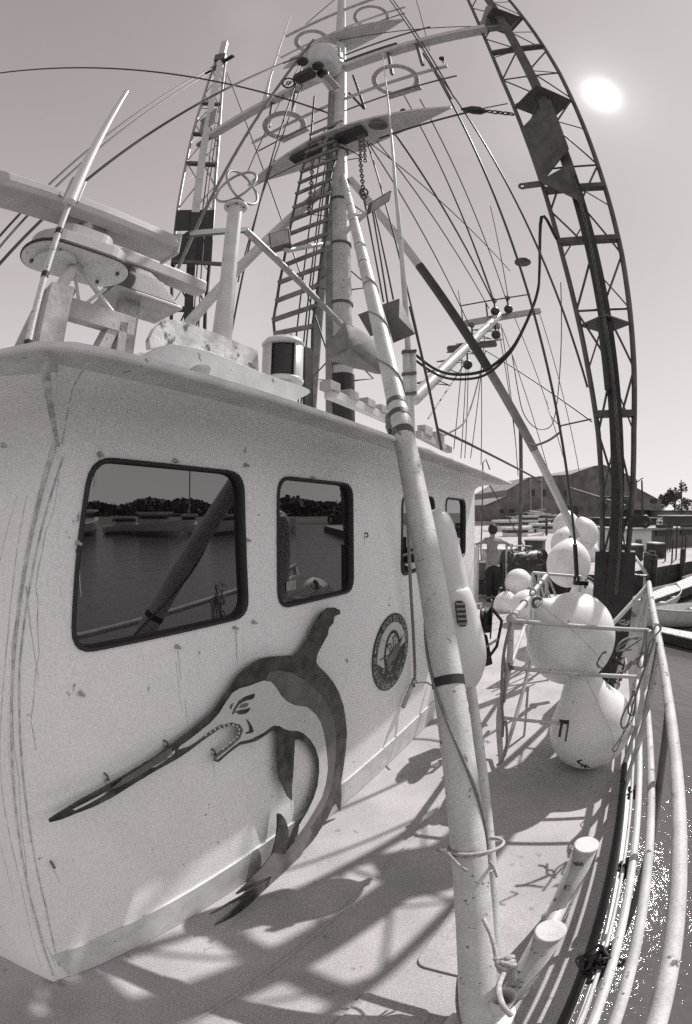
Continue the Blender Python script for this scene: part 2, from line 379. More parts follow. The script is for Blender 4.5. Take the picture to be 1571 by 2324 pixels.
# front walls meet in a blunt stem; the port half mirrors this one
FD = (-.57, -.82)
def fr(z, t_): return S(es(z)+FD[0]*t_, FD[1]*t_, z)
mb = MB(); zs = (0, .8, 1.6, zt); tm = 1.36/.82
mb.add([fr(z, 0) for z in zs]+[fr(z, tm) for z in zs], [(i, i+1, i+5, i+4) for i in range(3)])
mb.add([S(es(z)+FD[0]*tm, -1.36, z) for z in zs]+[S(es(z), -2.72, z) for z in zs], [(i, i+1, i+5, i+4) for i in range(3)])
vs = []
for k, (o, z) in enumerate(cov):
    for t_ in (0, tm*.5, tm): vs.append(S(es2(o)+FD[0]*t_-o*.45*(t_ > 0), o+FD[1]*t_*(1+o/1.36 if t_ == tm else 1), zt+(ez(0.2)-zt)*z/.10))
mb.add(vs, [(i*3+j, i*3+j+1, i*3+j+4, i*3+j+3) for i in range(len(cov)-1) for j in range(2)], True)
mb.build('front_wall', M_WALL, WH)
MB().add([S(L5, 0, 0), S(L5, -2.72, 0), S(L5, -2.72, 2.2), S(L5, 0, 2.2)], [(0, 1, 2, 3)]).build('aft_wall', M_WALL, WH)
MB().add([S(0, -2.72, 0), S(L5, -2.72, 0), S(L5, -2.72, 2.2), S(es(zt), -2.72, 2.2)], [(0, 1, 2, 3)]).build('port_wall', M_WALL, WH)
# roof slab with a rounded lip, all round
eave = [(.34, .30), (.40, .38), (.48, .425), (.60, .44), (1.2, .445), (2.5, .44), (4.0, .43), (5.02, .42)]
rp = [(-1.15, -1.36)]+eave+[(5.1, -1.36)]
rp += [(a, -2.72-b_) for a, b_ in eave[::-1]]
mb = MB(); k = len(rp)
cx_, cy_ = 2.4, -1.36
def rz(s): return ez(max(s, 0))
rings = []
for dz, sh in ((0, .012), (.0, 0), (.008, -.006), (.020, -.005), (.028, .008), (.034, .04), (.09, .9), (.10, 1.6)):
    rg = []
    for a, b_ in rp:
        q = V((a-cx_, b_-cy_, 0)); l = q.length; q = q*(max(0, l-sh)/l if sh > 0 else (l-sh)/l); rg.append(S(cx_+q.x, cy_+q.y, rz(a)+dz-.004))
    rings.append(rg)
vs = [p for r in rings for p in r]
mb.add(vs, [(i*k+j, i*k+(j+1) % k, (i+1)*k+(j+1) % k, (i+1)*k+j) for i in range(len(rings)-1) for j in range(k)], True)
mb.add(rings[-1], [tuple(range(k))]); mb.add(rings[0], [tuple(range(k))[::-1]])
mb.build('roof', M_WHITE, WH)
MB().bar(S(.10, .004, .10), S(L5-.01, .004, .10), .014, .19).build('base_strip', M_WHITE, WH)
# weld fillets at the rusty front corner
mb = MB()
mb.tube([S(es(z)+.012, .004, z) for z in (.05, .5, 1.0, 1.5, 2.0, 2.16)], [.003, .003, .003, .004, .007, .009], 6)
mb.tube([S(es(z)+.055+.02*math.sin(z*3), .002, z) for z in (.1, .5, 1.0, 1.5, 1.9, 2.12)], .003, 6)
mb.build('weld_bead', M_STAIN, WH)
for off, z0, z1, r in ((.030, .1, 1.9, .0013), (.11, 1.2, 2.05, .0014)):
    k_ = 16; ph = random.uniform(0, 6); MB().tube([S(es(z0+(z1-z0)*i/k_)+off*(1-.5*i/k_)+.012*math.sin(i*.7+ph)+.004*math.sin(i*2.3), .001, z0+(z1-z0)*i/k_) for i in range(k_+1)], [r*random.uniform(.5, 1.4) for _ in range(k_+1)], 5).build('paint_crack', M_STAIN, WH)
for t0_, z0, z1, r in ((.03, .1, 2.0, .002), (.09, .5, 2.0, .0015)):
    k_ = 14; MB().tube([fr(z0+(z1-z0)*i/k_, t0_+.012*math.sin(i*.9+t0_*40)) for i in range(k_+1)], [r*random.uniform(.5, 1.3) for _ in range(k_+1)], 5).build('paint_crack', M_STAIN, WH)
MB().tube([S(.65, .004, 2.16), fl(165, 880, 2.25), fl(197, 826, 2.285)], .0025, 5).add([S(.628, .005, 2.15), fl(86, 811, 2.278), fl(112, 811, 2.278), S(.642, .005, 2.15)], [(0, 1, 2, 3), (3, 2, 1, 0)]).build('corner_bracket', M_STAIN, WH)
for q in WIN:
    h = rnd(q); c = V((sum(a for a, b_ in q)/4, sum(b_ for a, b_ in q)/4, 0))
    def ins(p, d_): v_ = V((*p, 0))-c; return tuple((c+v_*(1-d_/v_.length)).xy)
    fr_ = MB(); k = len(h); prof = ((-.007, .003), (-.004, .010), (.005, .012), (.013, .006), (.015, -.03))
    vs = []
    for dd_, o in prof:
        for p in h: a, b_ = ins(p, dd_); vs.append(S(a, o, b_))
    fr_.add(vs, [(i*k+j, i*k+(j+1) % k, (i+1)*k+(j+1) % k, (i+1)*k+j) for i in range(len(prof)-1) for j in range(k)], True)
    f_ = fr_.build('window', M_RUB, WH)
    hp = [ins(p, .012) for p in h]
    MB().slab(hp, to_w(-.026), ND, .006).build('pane', M_PANE, f_)
# wing-nut lugs round the two forward windows
for u, v in ((400, 1045), (178, 1232), (563, 1225), (535, 1425), (404, 1468), (560, 1055), (228, 1030), (712, 1085), (578, 1412), (185, 1575), (8, 1010)):
    p = pl(u, v, .012); MB().lathe(p-ND*.012, ND, [(0, .009), (.010, .009), (.012, .004), (.02, .004)], 8).sph(p+ND*.006+WD*.006-UP*.004, .006, 8, 6).build('window_lug', M_WOOD, WH)
for u, v in ((372, 1680), (237, 1755), (828, 1210), (115, 1955), (480, 1700)):
    p = pl(u, v, .0); MB().tube([p, p+ND*.02, p+ND*.022-UP*.018, p+ND*.008-UP*.026], .005, 6).build('hook', M_DGREY, WH)
# sticker in the second window
p0 = pl(650, 1342, -.017); st_ = MB().slab([(0, 0), (.075, 0), (.075, .048), (0, .048)], lambda a, b_: p0+WD*a+UP*b_, ND, .0015).build('sticker', M_GALV, WH)

# rust runs below the fittings and window corners
for u, v, l, w_ in ((535, 1432, .16, .012), (404, 1475, .13, .006), (372, 1690, .10, .006), (237, 1765, .12, .006), (400, 1500, .22, .003), (228, 1035, .10, .005), (60, 1330, .3, .006), (115, 1960, .12, .005), (660, 1800, .18, .007), (620, 1620, .2, .003), (828, 1215, .08, .006), (560, 1230, .09, .004), (178, 1240, .16, .006), (890, 1010, .09, .005), (480, 1705, .14, .004), (420, 1590, .12, .003), (780, 1820, .06, .01), (860, 1752, .05, .012), (700, 1880, .06, .010), (930, 1690, .05, .010)):
    p = pl(u, v, .0008); k_ = 7; vs = []
    for i in range(k_+1): ww = w_*(1-.75*i/k_)*random.uniform(.7, 1.15); q = p-UP*l*i/k_+WD*random.uniform(-.001, .001); vs += [q-WD*ww/2, q+WD*ww/2]
    MB().add(vs, [(2*i, 2*i+1, 2*i+3, 2*i+2) for i in range(k_)]).build('rust_run', M_RUSTS, WH)

# letters
def glyph(ch):
    cu = bpy.data.curves.new('t', 'FONT'); cu.body = ch; cu.size = 1; cu.offset = .018; ob = bpy.data.objects.new('t', cu); COL.objects.link(ob)
    dg = bpy.context.evaluated_depsgraph_get(); me = ob.evaluated_get(dg).to_mesh()
    vs = [(q.co.x, q.co.y) for q in me.vertices]; fs = [tuple(p.vertices) for p in me.polygons]
    ob.evaluated_get(dg).to_mesh_clear(); bpy.data.objects.remove(ob); bpy.data.curves.remove(cu); return vs, fs
GC = {}
def put(mb, ch, to3, sx, sy):
    if ch == ' ': return
    if ch not in GC: GC[ch] = glyph(ch)
    vs, fs = GC[ch]
    if not vs: return
    w_ = (max(a for a, b_ in vs)+min(a for a, b_ in vs))/2
    mb.add([to3((a-w_)*sx, b_*sy) for a, b_ in vs], fs); mb.add([to3((a-w_)*sx, b_*sy) for a, b_ in vs], [tuple(reversed(f)) for f in fs])

# ================================================================== ROUND SHIPYARD EMBLEM painted plate
ec = pl(888, 1480, .003); ER = .285
EM = thing('emblem', 'round black and white plate with lettering and a ship, right of the marlin', 'sign', ec-UP*ER)
def e3(o): return lambda a, b_: ec+WD*a+UP*b_+ND*o
def circ(r, n=48, a0=0, a1=2*PI): return [(r*math.cos(a0+(a1-a0)*i/n), r*math.sin(a0+(a1-a0)*i/n)) for i in range(n)]
MB().slab(circ(ER), e3(.0), ND, .004).build('ring', M_EMB, EM)
MB().slab(circ(ER*.775), e3(.004), ND, .003).build('disc', M_LITP, EM)
sea = [(r*math.cos(a), r*math.sin(a)) for r, a in [(ER*.765, PI+.13+ (PI+.10-.13)*i/24) for i in range(25)]]+[(.12, .0), (.05, -.05), (-.05, -.055), (-.12, -.09)]
MB().slab(sea, e3(.0075), ND, .002).build('sea', M_EMB, EM)
mb = MB()
for i in range(14):
    a = random.uniform(PI*1.15, PI*1.85); r = random.uniform(.06, .2); MB().slab([(r*math.cos(a)-.02, r*math.sin(a)), (r*math.cos(a)+.0, r*math.sin(a)-.006), (r*math.cos(a)+.024, r*math.sin(a)+.005), (r*math.cos(a), r*math.sin(a)+.001)], e3(.010), ND, .001).build('foam', M_LITP, EM)

mb = MB(); N_ = 40; o1 = [( .125*math.cos(2*PI*i/N_), .165*math.sin(2*PI*i/N_)) for i in range(N_)]; i1 = [(a*.83, b_*.87) for a, b_ in o1]
mb.add([e3(.0115)(a, b_) for a, b_ in o1+i1], [(i, (i+1) % N_, (i+1) % N_+N_, i+N_) for i in range(N_)]+[(i+N_, (i+1) % N_+N_, (i+1) % N_, i) for i in range(N_)])
mb.build('inner_ring', M_EMB, EM)
MB().slab([(-.10, -.055), (-.06, -.075), (.06, -.05), (.12, .02), (.155, .075), (.05, .035), (-.03, -.0), (-.10, -.03)], e3(.013), ND, .002).build('ship', M_MIDP, EM)
mb = MB()
for a, b_ in (((-.02, .0), (-.09, .075)), ((.0, .005), (-.045, .08)), ((-.1, .072), (-.04, .082)), ((.01, .02), (.0, .115)), ((.03, .03), (.045, .12)), ((-.015, .113), (.055, .122)), ((.09, .05), (.17, .085)), ((-.02, .0), (-.2, .0))):
    mb.bar(e3(.0155)(*a), e3(.0155)(*b_), .007, .002, up=ND)
mb.build('ship_rigging', M_EMB, EM)
mb = MB()
def ring_text(mb, txt, a0, a1, inward=False):
    n = len(txt)
    for i, ch in enumerate(txt):
        a = a0+(a1-a0)*(i+.5)/n; rr = ER*.80
        if ch == '*':
            c_ = (ER*.90*math.cos(a), ER*.90*math.sin(a)); pts = [(c_[0]+(.016 if k % 2 == 0 else .007)*math.cos(a+PI*k/5), c_[1]+(.016 if k % 2 == 0 else .007)*math.sin(a+PI*k/5)) for k in range(10)]
            mb.slab(pts, e3(.0045), ND, .001); continue
        rx, ry = math.cos(a), math.sin(a)
        if inward: rr = ER*.965; f3 = lambda x, y: e3(.0052)((rr-y)*rx-x*ry, (rr-y)*ry+x*rx)
        else: f3 = lambda x, y: e3(.0052)((rr+y)*rx+x*ry, (rr+y)*ry-x*rx)
        put(mb, ch, f3, .058, .062)
ring_text(mb, '*STEEL BOATS BUILT BY*', PI*.93, PI*.17)
ring_text(mb, 'BOAT BUILDERS INC ', PI*.15, -PI*.22)
ring_text(mb, 'RT.1 BOX 400 THEODORE ALA. 36582', PI*.97, PI*1.76, True)
mb.build('lettering', M_LITP, EM)

# ================================================================== THE MARLIN (cut from sheet, painted, hung on the side wall)
def moff(v, e=0.0): t_ = max(0, min(1, (v-1680)/420)); return .035+.13*t_*t_+e
def kv(p): return cK(*p)
def vv(p): return cV(*p)
def mar(e): return lambda u, v: pl(u, v, moff(v, e))
OUT = [kv(p) for p in [(905, 75), (908, 100), (870, 115), (862, 160), (835, 190), (825, 240), (790, 300), (760, 360), (750, 410), (765, 440), (810, 480), (860, 540), (900, 610), (930, 700), (945, 790), (952, 880), (945, 980), (930, 1100), (915, 1190), (917, 1290), (910, 1385), (895, 1350), (880, 1335), (860, 1355), (820, 1440), (760, 1530), (700, 1600), (660, 1650)]]
OUT += [vv(p) for p in [(1365, 800), (1355, 825), (1290, 880), (1210, 940), (1120, 1015), (1050, 1065), (970, 1103), (1040, 1050), (1085, 1005), (1095, 980), (1030, 1010), (950, 1055), (1040, 1000), (1130, 950), (1220, 892), (1225, 880), (1150, 925), (1068, 962), (1130, 905), (1185, 845), (1230, 785), (1248, 720), (1256, 650), (1255, 600), (1268, 598), (1290, 625), (1303, 670), (1303, 720), (1285, 785), (1310, 760), (1345, 710), (1385, 650), (1415, 590), (1438, 510), (1447, 440), (1438, 370), (1415, 315), (1385, 280), (1350, 260), (1332, 262), (1328, 330), (1325, 400), (1318, 480), (1320, 538), (1302, 520), (1280, 472), (1262, 440), (1255, 340), (1256, 250), (1250, 222), (1225, 222), (1200, 240), (1150, 270), (1080, 285), (1030, 322), (985, 362), (966, 358), (972, 338), (1010, 310), (1050, 285), (1085, 262), (1100, 232), (1092, 205), (1050, 193), (990, 210), (930, 252), (850, 312), (800, 345), (700, 400), (600, 460), (500, 522), (420, 562), (340, 592), (270, 620), (220, 632), (222, 622), (255, 600), (350, 542), (450, 488), (560, 425), (700, 340), (790, 275), (850, 230), (910, 182), (970, 130), (1010, 72)]]
OUT += [kv(p) for p in [(208, 569), (240, 510), (285, 465), (340, 420), (400, 390), (470, 377), (560, 372), (620, 370), (650, 340), (700, 270), (745, 170), (790, 95), (830, 62), (870, 58)]]
MA = thing('marlin_cutout', 'leaping marlin cut from sheet and painted dark and white, mounted on the wheelhouse side', 'marlin figure', pl(660, 1720, .05)*1.0-UP*0)
MB().slab(OUT, mar(0), ND, .012).build('body', M_DARKP, MA)
MIDL = [(428, 530), (452, 486), (520, 468), (600, 485), (680, 530), (750, 590), (810, 650), (850, 720), (880, 800), (890, 900), (888, 1000), (880, 1100), (868, 1190), (845, 1280), (800, 1380), (740, 1470), (660, 1570), (620, 1610), (620, 1570), (690, 1470), (745, 1385), (800, 1290), (825, 1200), (838, 1110), (834, 1040), (825, 950), (810, 870), (790, 805), (760, 755), (700, 705), (620, 693), (570, 668), (530, 628), (500, 580), (470, 542)]
MB().slab([kv(p) for p in MIDL], mar(.013), ND, .002).build('flank', M_MIDP, MA)
TAIL = [(1292, 785), (1345, 718), (1405, 640), (1415, 690), (1370, 785), (1345, 825), (1288, 872), (1215, 928), (1232, 882), (1165, 908), (1105, 936), (1190, 848), (1242, 778)]
MB().slab([vv(p) for p in TAIL], mar(.0125), ND, .002).build('tail_patch', M_MIDP, MA)
WHT = [(375, 550), (420, 535), (468, 544), (498, 580), (528, 630), (568, 670), (618, 695), (700, 707), (758, 757), (788, 806), (808, 872), (823, 952), (832, 1042), (836, 1112), (823, 1202), (798, 1292), (745, 1387), (690, 1475), (640, 1545), (650, 1480), (700, 1400), (742, 1310), (770, 1220), (780, 1130), (778, 1050), (755, 975), (722, 922), (680, 882), (640, 864), (585, 862), (550, 850), (520, 832), (480, 828), (450, 848), (410, 880), (330, 918), (260, 935), (205, 975), (150, 1022), (112, 1052), (106, 1040), (150, 1000), (215, 955), (262, 915), (285, 860), (262, 822), (205, 808), (130, 828), (60, 872), (0, 918), (-70, 962), (-140, 985), (-130, 965), (-60, 915), (0, 868), (70, 812), (130, 745), (170, 680), (215, 615), (265, 585), (320, 572)]
MB().slab([kv(p) for p in WHT], mar(.014), ND, .003).build('belly', M_LITP, MA)
V2K = lambda p: ((p[0]*.5302-480)/.3692, (200+p[1]*.5302)/.3692)
for nm, P_, m_ in (('eyebrow', [(222, 755), (212, 755), (228, 715), (255, 670), (300, 640), (358, 622), (362, 632), (350, 655), (300, 668), (262, 688), (238, 722)], M_DARKP),
                   ('eye', [(232, 740), (265, 728), (300, 722), (335, 712), (318, 740), (290, 756), (255, 755)], M_DARKP),
                   ('iris', [(258, 715), (272, 692), (300, 682), (320, 684), (315, 702), (295, 712)], M_MIDP),
                   ('gill_mark', [(303, 785), (322, 800), (345, 838), (354, 868), (340, 878), (302, 884), (300, 878), (326, 862), (322, 830)], M_DARKP),
                   ('nostril', [(208, 725), (198, 712), (205, 692), (225, 682), (215, 700)], M_MIDP),
                   ('jaw_line', [(95, 1060), (90, 1046), (120, 1016), (170, 972), (232, 925), (258, 895), (270, 850), (250, 826), (210, 820), (140, 838), (70, 882), (0, 930), (0, 920), (60, 872), (130, 828), (205, 812), (262, 826), (284, 856), (268, 905), (215, 960), (150, 1010), (108, 1045)], M_MIDP),
                   ('bill_highlight', [V2K(p) for p in ((658, 402), (700, 378), (750, 345), (792, 312), (795, 322), (760, 352), (710, 385))], M_LITP),
                   ('bill_shine', [V2K(p) for p in ((330, 580), (400, 545), (470, 508), (488, 500), (470, 516), (400, 556), (340, 585))], M_LITP), ('bill_band', [V2K(p) for p in ((500, 490), (560, 440), (690, 358), (760, 308), (780, 300), (780, 340), (700, 385), (610, 440), (540, 478))], M_MIDP)):
    MB().slab([kv(p) for p in P_], mar(.0175), ND, .0015).build(nm, m_, MA)
mb = MB()
for x, y in ((40, 893), (70, 873), (100, 855), (130, 842), (160, 832), (190, 826), (220, 826), (245, 835), (258, 855), (258, 880), (245, 903), (225, 922), (200, 942), (178, 962), (155, 982)):
    mb.slab([kv(p) for p in ((x-9, y-5), (x+7, y-8), (x+4, y+9))], mar(.019), ND, .0015)
mb.build('teeth', M_LITP, MA)

# ================================================================== SIDE RAILING
def ro(s, h): return eo(s)-.03+.02*h
def rail_pts(h, s0, s1, n=16): return [S(s0+(s1-s0)*i/n, ro(s0+(s1-s0)*i/n, h), h) for i in range(n+1)]
RL = thing('guard_rail', 'white pipe guard rail with four bars along the outer edge of the deck', 'railing', S(1.5, eo(1.5), 0))
mb = MB()
topp = [S(s, ro(s, h), h) for s, h in ((-3.4, .85), (-2.4, .92), (-1.2, .98), (-.4, 1.0), (.2, 1.0), (.8, 1.0), (1.5, 1.02), (2.2, 1.06), (2.9, 1.12), (3.5, 1.18), (4.05, 1.26), (4.32, 1.32))]
mb.tube(curve(topp, 5), .027, 14); mb.build('top_rail', M_RAIL, RL)
MB().tube(curve(rail_pts(.70, -3.3, 4.3), 2), .021, 12).build('bar', M_RAIL, RL)
MB().tube(curve([p+ND*.02 for p in rail_pts(.40, -3.3, 4.3)], 2), .021, 12).build('bar', M_PIPE, RL)
MB().tube(curve([p-ND*.015 for p in rail_pts(.36, -3.3, 4.3)], 2), .010, 8).build('bar', M_PIPE, RL)
for s in (-1.6, 2.95, 4.3):
    MB().tube([S(s, eo(s)-.03, 0), S(s, ro(s, .5), .5), S(s, ro(s, 1.1), 1.02 if s < 2 else (1.12 if s < 4 else 1.32))], .022, 12).build('stanchion', M_RAIL, RL)
MB().tube(curve([S(1.55, eo(1.5)+.16, -.5), S(1.62, eo(1.5)+.12, 0), S(1.80, eo(1.5)+.08, .4), S(2.05, eo(1.5)+.04, .75), S(2.2, ro(2.2, 1.0), 1.05)], 6), .020, 10).build('brace', M_DGREY, RL)
MB().tube([S(4.32, ro(4.3, 1.3), 1.31), S(3.95, 1.52, .98), S(3.7, 1.25, .72)], .022, 12).build('brace', M_RAIL, RL)
MB().tube([S(4.32, ro(4.3, 1.3), 1.31), S(4.15, 1.70, .6), S(4.0, 1.62, .0)], .022, 12).build('brace', M_RAIL, RL)
MB().bar(S(-3.4, eo(0)-.02, .03), S(4.4, eo(4.4)-.02, .03), .03, .06).build('toe_rail', M_PIPE, RL)
# black hose tied along the foot of the rail
tag(MB().tube(curve([p-UP*.26-ND*.03 for p in rail_pts(.38, -3.2, 3.2)], 2), .024, 10).build('rubber_hose', M_RUB), 'black rubber hose lying along the foot of the guard rail', 'hose')
for k, (u, v, lb) in enumerate(((1442, 1800, 'small black wad of tape tied round the rail, farthest of the three'), (1421, 1972, 'black wad of tape on the rail beside the far mooring post, middle one of three'), (1358, 2185, 'large black bunch of tape and cord on the rail, nearest of the three'))):
    c_ = fl(u, v, .34); mb = MB(); r0 = .055 if k == 2 else .035
    for i in range(26 if k == 2 else 16):
        a = random.uniform(0, 2*PI); q = c_+V((random.uniform(-1, 1), random.uniform(-1, 1), random.uniform(-1, 1)))*r0*.6
        mb.tube(curve([q+V((random.uniform(-1, 1), random.uniform(-1, 1), random.uniform(-1, 1)))*r0 for _ in range(4)], 4), .006+.004*random.random(), 5)
    mb.sph(c_, r0*.85, 14, 10, fn=lambda t_, a: .8+.25*math.sin(5*a)*math.sin(4*t_))
    tag(mb.build('tape_wad', M_RUB), lb, 'tape', 'black tape wads on the rail')

# ================================================================== MOORING POSTS, SOCKET
for s, o, h, r, lb in ((1.20, 1.50, .54, .056, 'short round white post with a flat top, nearer of the two mooring posts'), (1.72, 1.55, .56, .056, 'short round white post with a flat top, farther of the two mooring posts')):
    t_ = thing('mooring_post', lb, 'bollard', S(s, o, 0), 'mooring posts on the side deck')
    MB().lathe(S(s, o, 0), UP, [(0, r+.012), (.012, r+.012), (.016, r), (h-.012, r), (h-.012, r)], 24).build('post', M_RAIL, t_)
    MB().lathe(S(s, o, h-.012), UP, [(0, r+.004), (.010, r+.004), (.012, r-.001)], 24).build('cap', M_RAIL, t_)
MB_ = MB().tube([S(1.27, 1.50, .30), S(1.62, 1.54, .30)], .034, 14)
tag(MB_.build('cross_pipe', M_PIPE), 'short white pipe joining the two mooring posts', 'pipe')
sk = fl(1142, 2262, .22)
t_ = thing('pipe_socket', 'open white pipe socket on the deck holding the thin white pole', 'socket', V((sk.x, sk.y, 0)))
mb = MB(); X, Y, Z = frame(UP); N_ = 24; vs = []
for z, r in ((0, .055), (.22, .055), (.22, .047), (.10, .047)):
    for j in range(N_): a = 2*PI*j/N_; vs.append(V((sk.x+r*math.cos(a), sk.y+r*math.sin(a), z)))
mb.add(vs, [(i*N_+j, i*N_+(j+1) % N_, (i+1)*N_+(j+1) % N_, (i+1)*N_+j) for i in range(3) for j in range(N_)], True); mb.add(vs[-N_:], [tuple(range(N_))])
mb.build('sleeve', M_WHITE, t_)
MB().slab(circ(.10, 24), lambda a, b_: V((sk.x+a, sk.y+b_, .001)), UP, .014).build('flange', M_WHITE, t_)

# ================================================================== BIG WHITE PIPE LEG of the mast, foreground
MT = V((-.05, 5.0, 6.7)); FT = V((.50, .67, 0))
LG = thing('slanting_pipe', 'long white pipe leg rising from the side deck past the windows up to the mast', 'mast leg', FT)
def lp(t_): return MT.lerp(FT, t_)+V((-.034*math.sin(PI*t_), 0, 0))
def lr(t_): return .040+.018*t_+.02*t_**8
MB().tube([lp(i/20) for i in range(21)], [lr(i/20) for i in range(21)], 28).build('pipe', M_PIPE, LG)
MB().slab(circ(.14, 28), lambda a, b_: FT+V((a, b_, .001)), UP, .016).build('foot_plate', M_WHITE, LG)
dl = (FT-MT).normalized()
def band(t_, wd, m_=M_DGREY, r=None):
    r = lr(t_)+.003; p = lp(t_); return MB().tube([p-dl*wd/2, p+dl*wd/2], r, 28).build('band', m_, LG)
def tfor(v):   # parameter where the pipe meets image row v
    lo, hi = 0, 1
    for _ in range(40):
        md = (lo+hi)/2; q = lp(md)-EYE; n_ = q.normalized(); r = 2*F*math.sin(math.acos(n_.y)/2); y = CY-n_.z/math.hypot(n_.x, n_.z)*r
        if y < v: lo = md
        else: hi = md
    return lo
for v, wd in ((918, .03), (945, .03), (985, .04)): band(tfor(v), wd)
band(tfor(1548), .035, M_RUB)
for v in (560, 600, 650, 470, 505): band(tfor(v), .014, M_MID)
def spiral(t0, t1, turns, ph=0, r=.062):
    X, Y, Z = frame(dl); n_ = 40; pts = []
    for i in range(n_+1): r = lr(t0+(t1-t0)*i/n_)+.005; a = ph+2*PI*turns*i/n_; pts.append(lp(t0+(t1-t0)*i/n_)+(X*math.cos(a)+Y*math.sin(a))*r)
    return pts
tag(MB().tube(spiral(tfor(1180), tfor(2324), 1.5, 3.6), .0055, 6).build('cable_wrap', M_DROPE), 'thin dark cable wound round the lower half of the big white pipe', 'cable')
tag(MB().tube(spiral(tfor(640), tfor(1000), 3, 1.0), .0045, 6).build('cable_wrap', M_DROPE), 'thin cord wound round the upper part of the big white pipe', 'cord')
# thin second pole beside it
P2a, P2b = V((sk.x, sk.y, .1)), ay(1069, 1560, 1.75)
tag(MB().tube([P2a, P2b], .021, 14).build('thin_pole', M_PIPE), 'thin white pole standing in the deck socket beside the big pipe', 'pole')
# lashings
def lash(c_, ax, r, n_, m_, nm, lb, rr=.006):
    X, Y, Z = frame(ax); mb = MB()
    for k in range(n_):
        off = Z*(k-n_/2)*.011; mb.tube([c_+off+(X*math.cos(a)*r+Y*math.sin(a)*r)+Z*.012*math.sin(a+k) for a in [2*PI*i/22 for i in range(23)]], rr, 6)
    return mb
tl = tfor(1928)
mb = lash(lp(tl)+V((.028, 0, 0)), dl, .098, 2, M_ROPE, '', '')
kn = ay(1000, 1932, lp(tl).y-.06)
for i in range(5): mb.tube(curve([kn+V((random.uniform(-1, 1)*.02, random.uniform(-1, 1)*.01, random.uniform(-1, 1)*.012)) for _ in range(4)], 5), .005, 6)
mb.tube(curve([fl(1015, 1935, .5) if 0 else ay(1015, 1935, lp(tl).y-.08), ay(1050, 1970, lp(tl).y-.09), ay(1095, 1985, lp(tl).y-.06), ay(1120, 1975, lp(tl).y)], 6), .0055, 6)
mb.tube(curve([ay(1088, 1940, lp(tl).y), ay(1115, 1960, lp(tl).y-.02), ay(1128, 1990, lp(tl).y-.02)], 6), .0055, 6)
tag(mb.build('rope_lashing', M_ROPE), 'pale rope lashing tying the thin pole to the big white pipe', 'rope')
mb = MB(); kc = ay(1146, 2186, .62)
for i in range(6):
    pts = [V((random.uniform(-1, 1)*.030, random.uniform(-1, 1)*.024, random.uniform(-1, 1)*.024)) for _ in range(5)]; mb.tube(curve([kc+q for q in pts]+[kc+pts[0]], 5), .0085, 7)
mb.tube(curve([kc+V((-.02, 0, 0)), ay(1118, 2130, .7), ay(1098, 2085, .78)], 6), .007, 7)
mb.tube(curve([kc+V((.0, -.02, -.02)), ay(1132, 2240, .52), ay(1140, 2280, .45), ay(1160, 2305, .42)], 6), .008, 7)
tag(mb.build('rope_knot', M_ROPE), 'thick knotted rope at the foot of the thin pole above its socket', 'rope')
# tied cloth at the eave where the pipe passes
kc = ay(888, 962, lp(tfor(955)).y+.02); mb = MB().sph(kc, .05, 16, 12, sc=(.7, .8, 1.3), fn=lambda t_, a: .8+.3*math.sin(3*a+5*t_)*math.sin(2*t_))
tag(mb.build('tie_knot', M_DROPE), 'dark lump of knotted cloth on the big pipe at the roof edge', 'cloth knot')

# rope hanging down the wall from the roof
pts = [pl(928, 1230, .10), pl(932, 1330, .08), pl(938, 1430, .06), pl(942, 1530, .05), pl(938, 1550, .05)]
HR = MB().tube(curve([pl(923, 1100, .16)]+pts, 6), .012, 8)
for i in range(4): HR.tube(curve([pts[-1]+V((random.uniform(-1, 1)*.03, random.uniform(-1, 1)*.025, random.uniform(-1, 1)*.025)) for _ in range(4)], 5), .012, 7)
HR.tube(curve([pts[-1], pl(925, 1580, .05), pl(915, 1605, .05)], 6), .018, 8)
HR.tube(curve([pts[-1], pl(965, 1548, .10), pl(985, 1558, .2)], 6), .008, 8)
tag(HR.build('hanging_rope', M_DROPE), 'grey rope with a frayed knot hanging down the wall right of the round emblem', 'rope')
# ================================================================== ON THE WHEELHOUSE ROOF
RZ = 2.33
# timber stand for the radar
b0 = pl(122, 700, -.25); zb = RZ
def drop(p, z=RZ): return V((p.x, p.y, z))
t_ = thing('timber_stand', 'rough white timber stand with diagonal braces carrying the radar scanner', 'stand', drop(b0))
top = pl(135, 655, -.25); MB().bar(drop(top), top, .105, .09, up=ND).build('post', M_WOOD, t_)
MB().bar(drop(pl(20, 790, -.30)), pl(112, 668, -.29), .07, .04, up=ND).build('brace', M_WOOD, t_)
q = pl(150, 700, -.30); q2 = pl(300, 745, -.30); MB().bar(q, q2, .05, .085, up=UP).build('cross_beam', M_WOOD, t_)
MB().bar(drop(pl(175, 790, -.33)), pl(262, 728, -.33), .05, .10, up=ND).build('brace', M_WOOD, t_)
MB().bar(drop(pl(272, 790, -.30)), pl(276, 735, -.30), .04, .05, up=ND).build('post', M_WOOD, t_)
MB().bar(drop(pl(60, 790, -.45)), pl(160, 660, -.45), .04, .07, up=ND).build('brace', M_WOOD, t_)
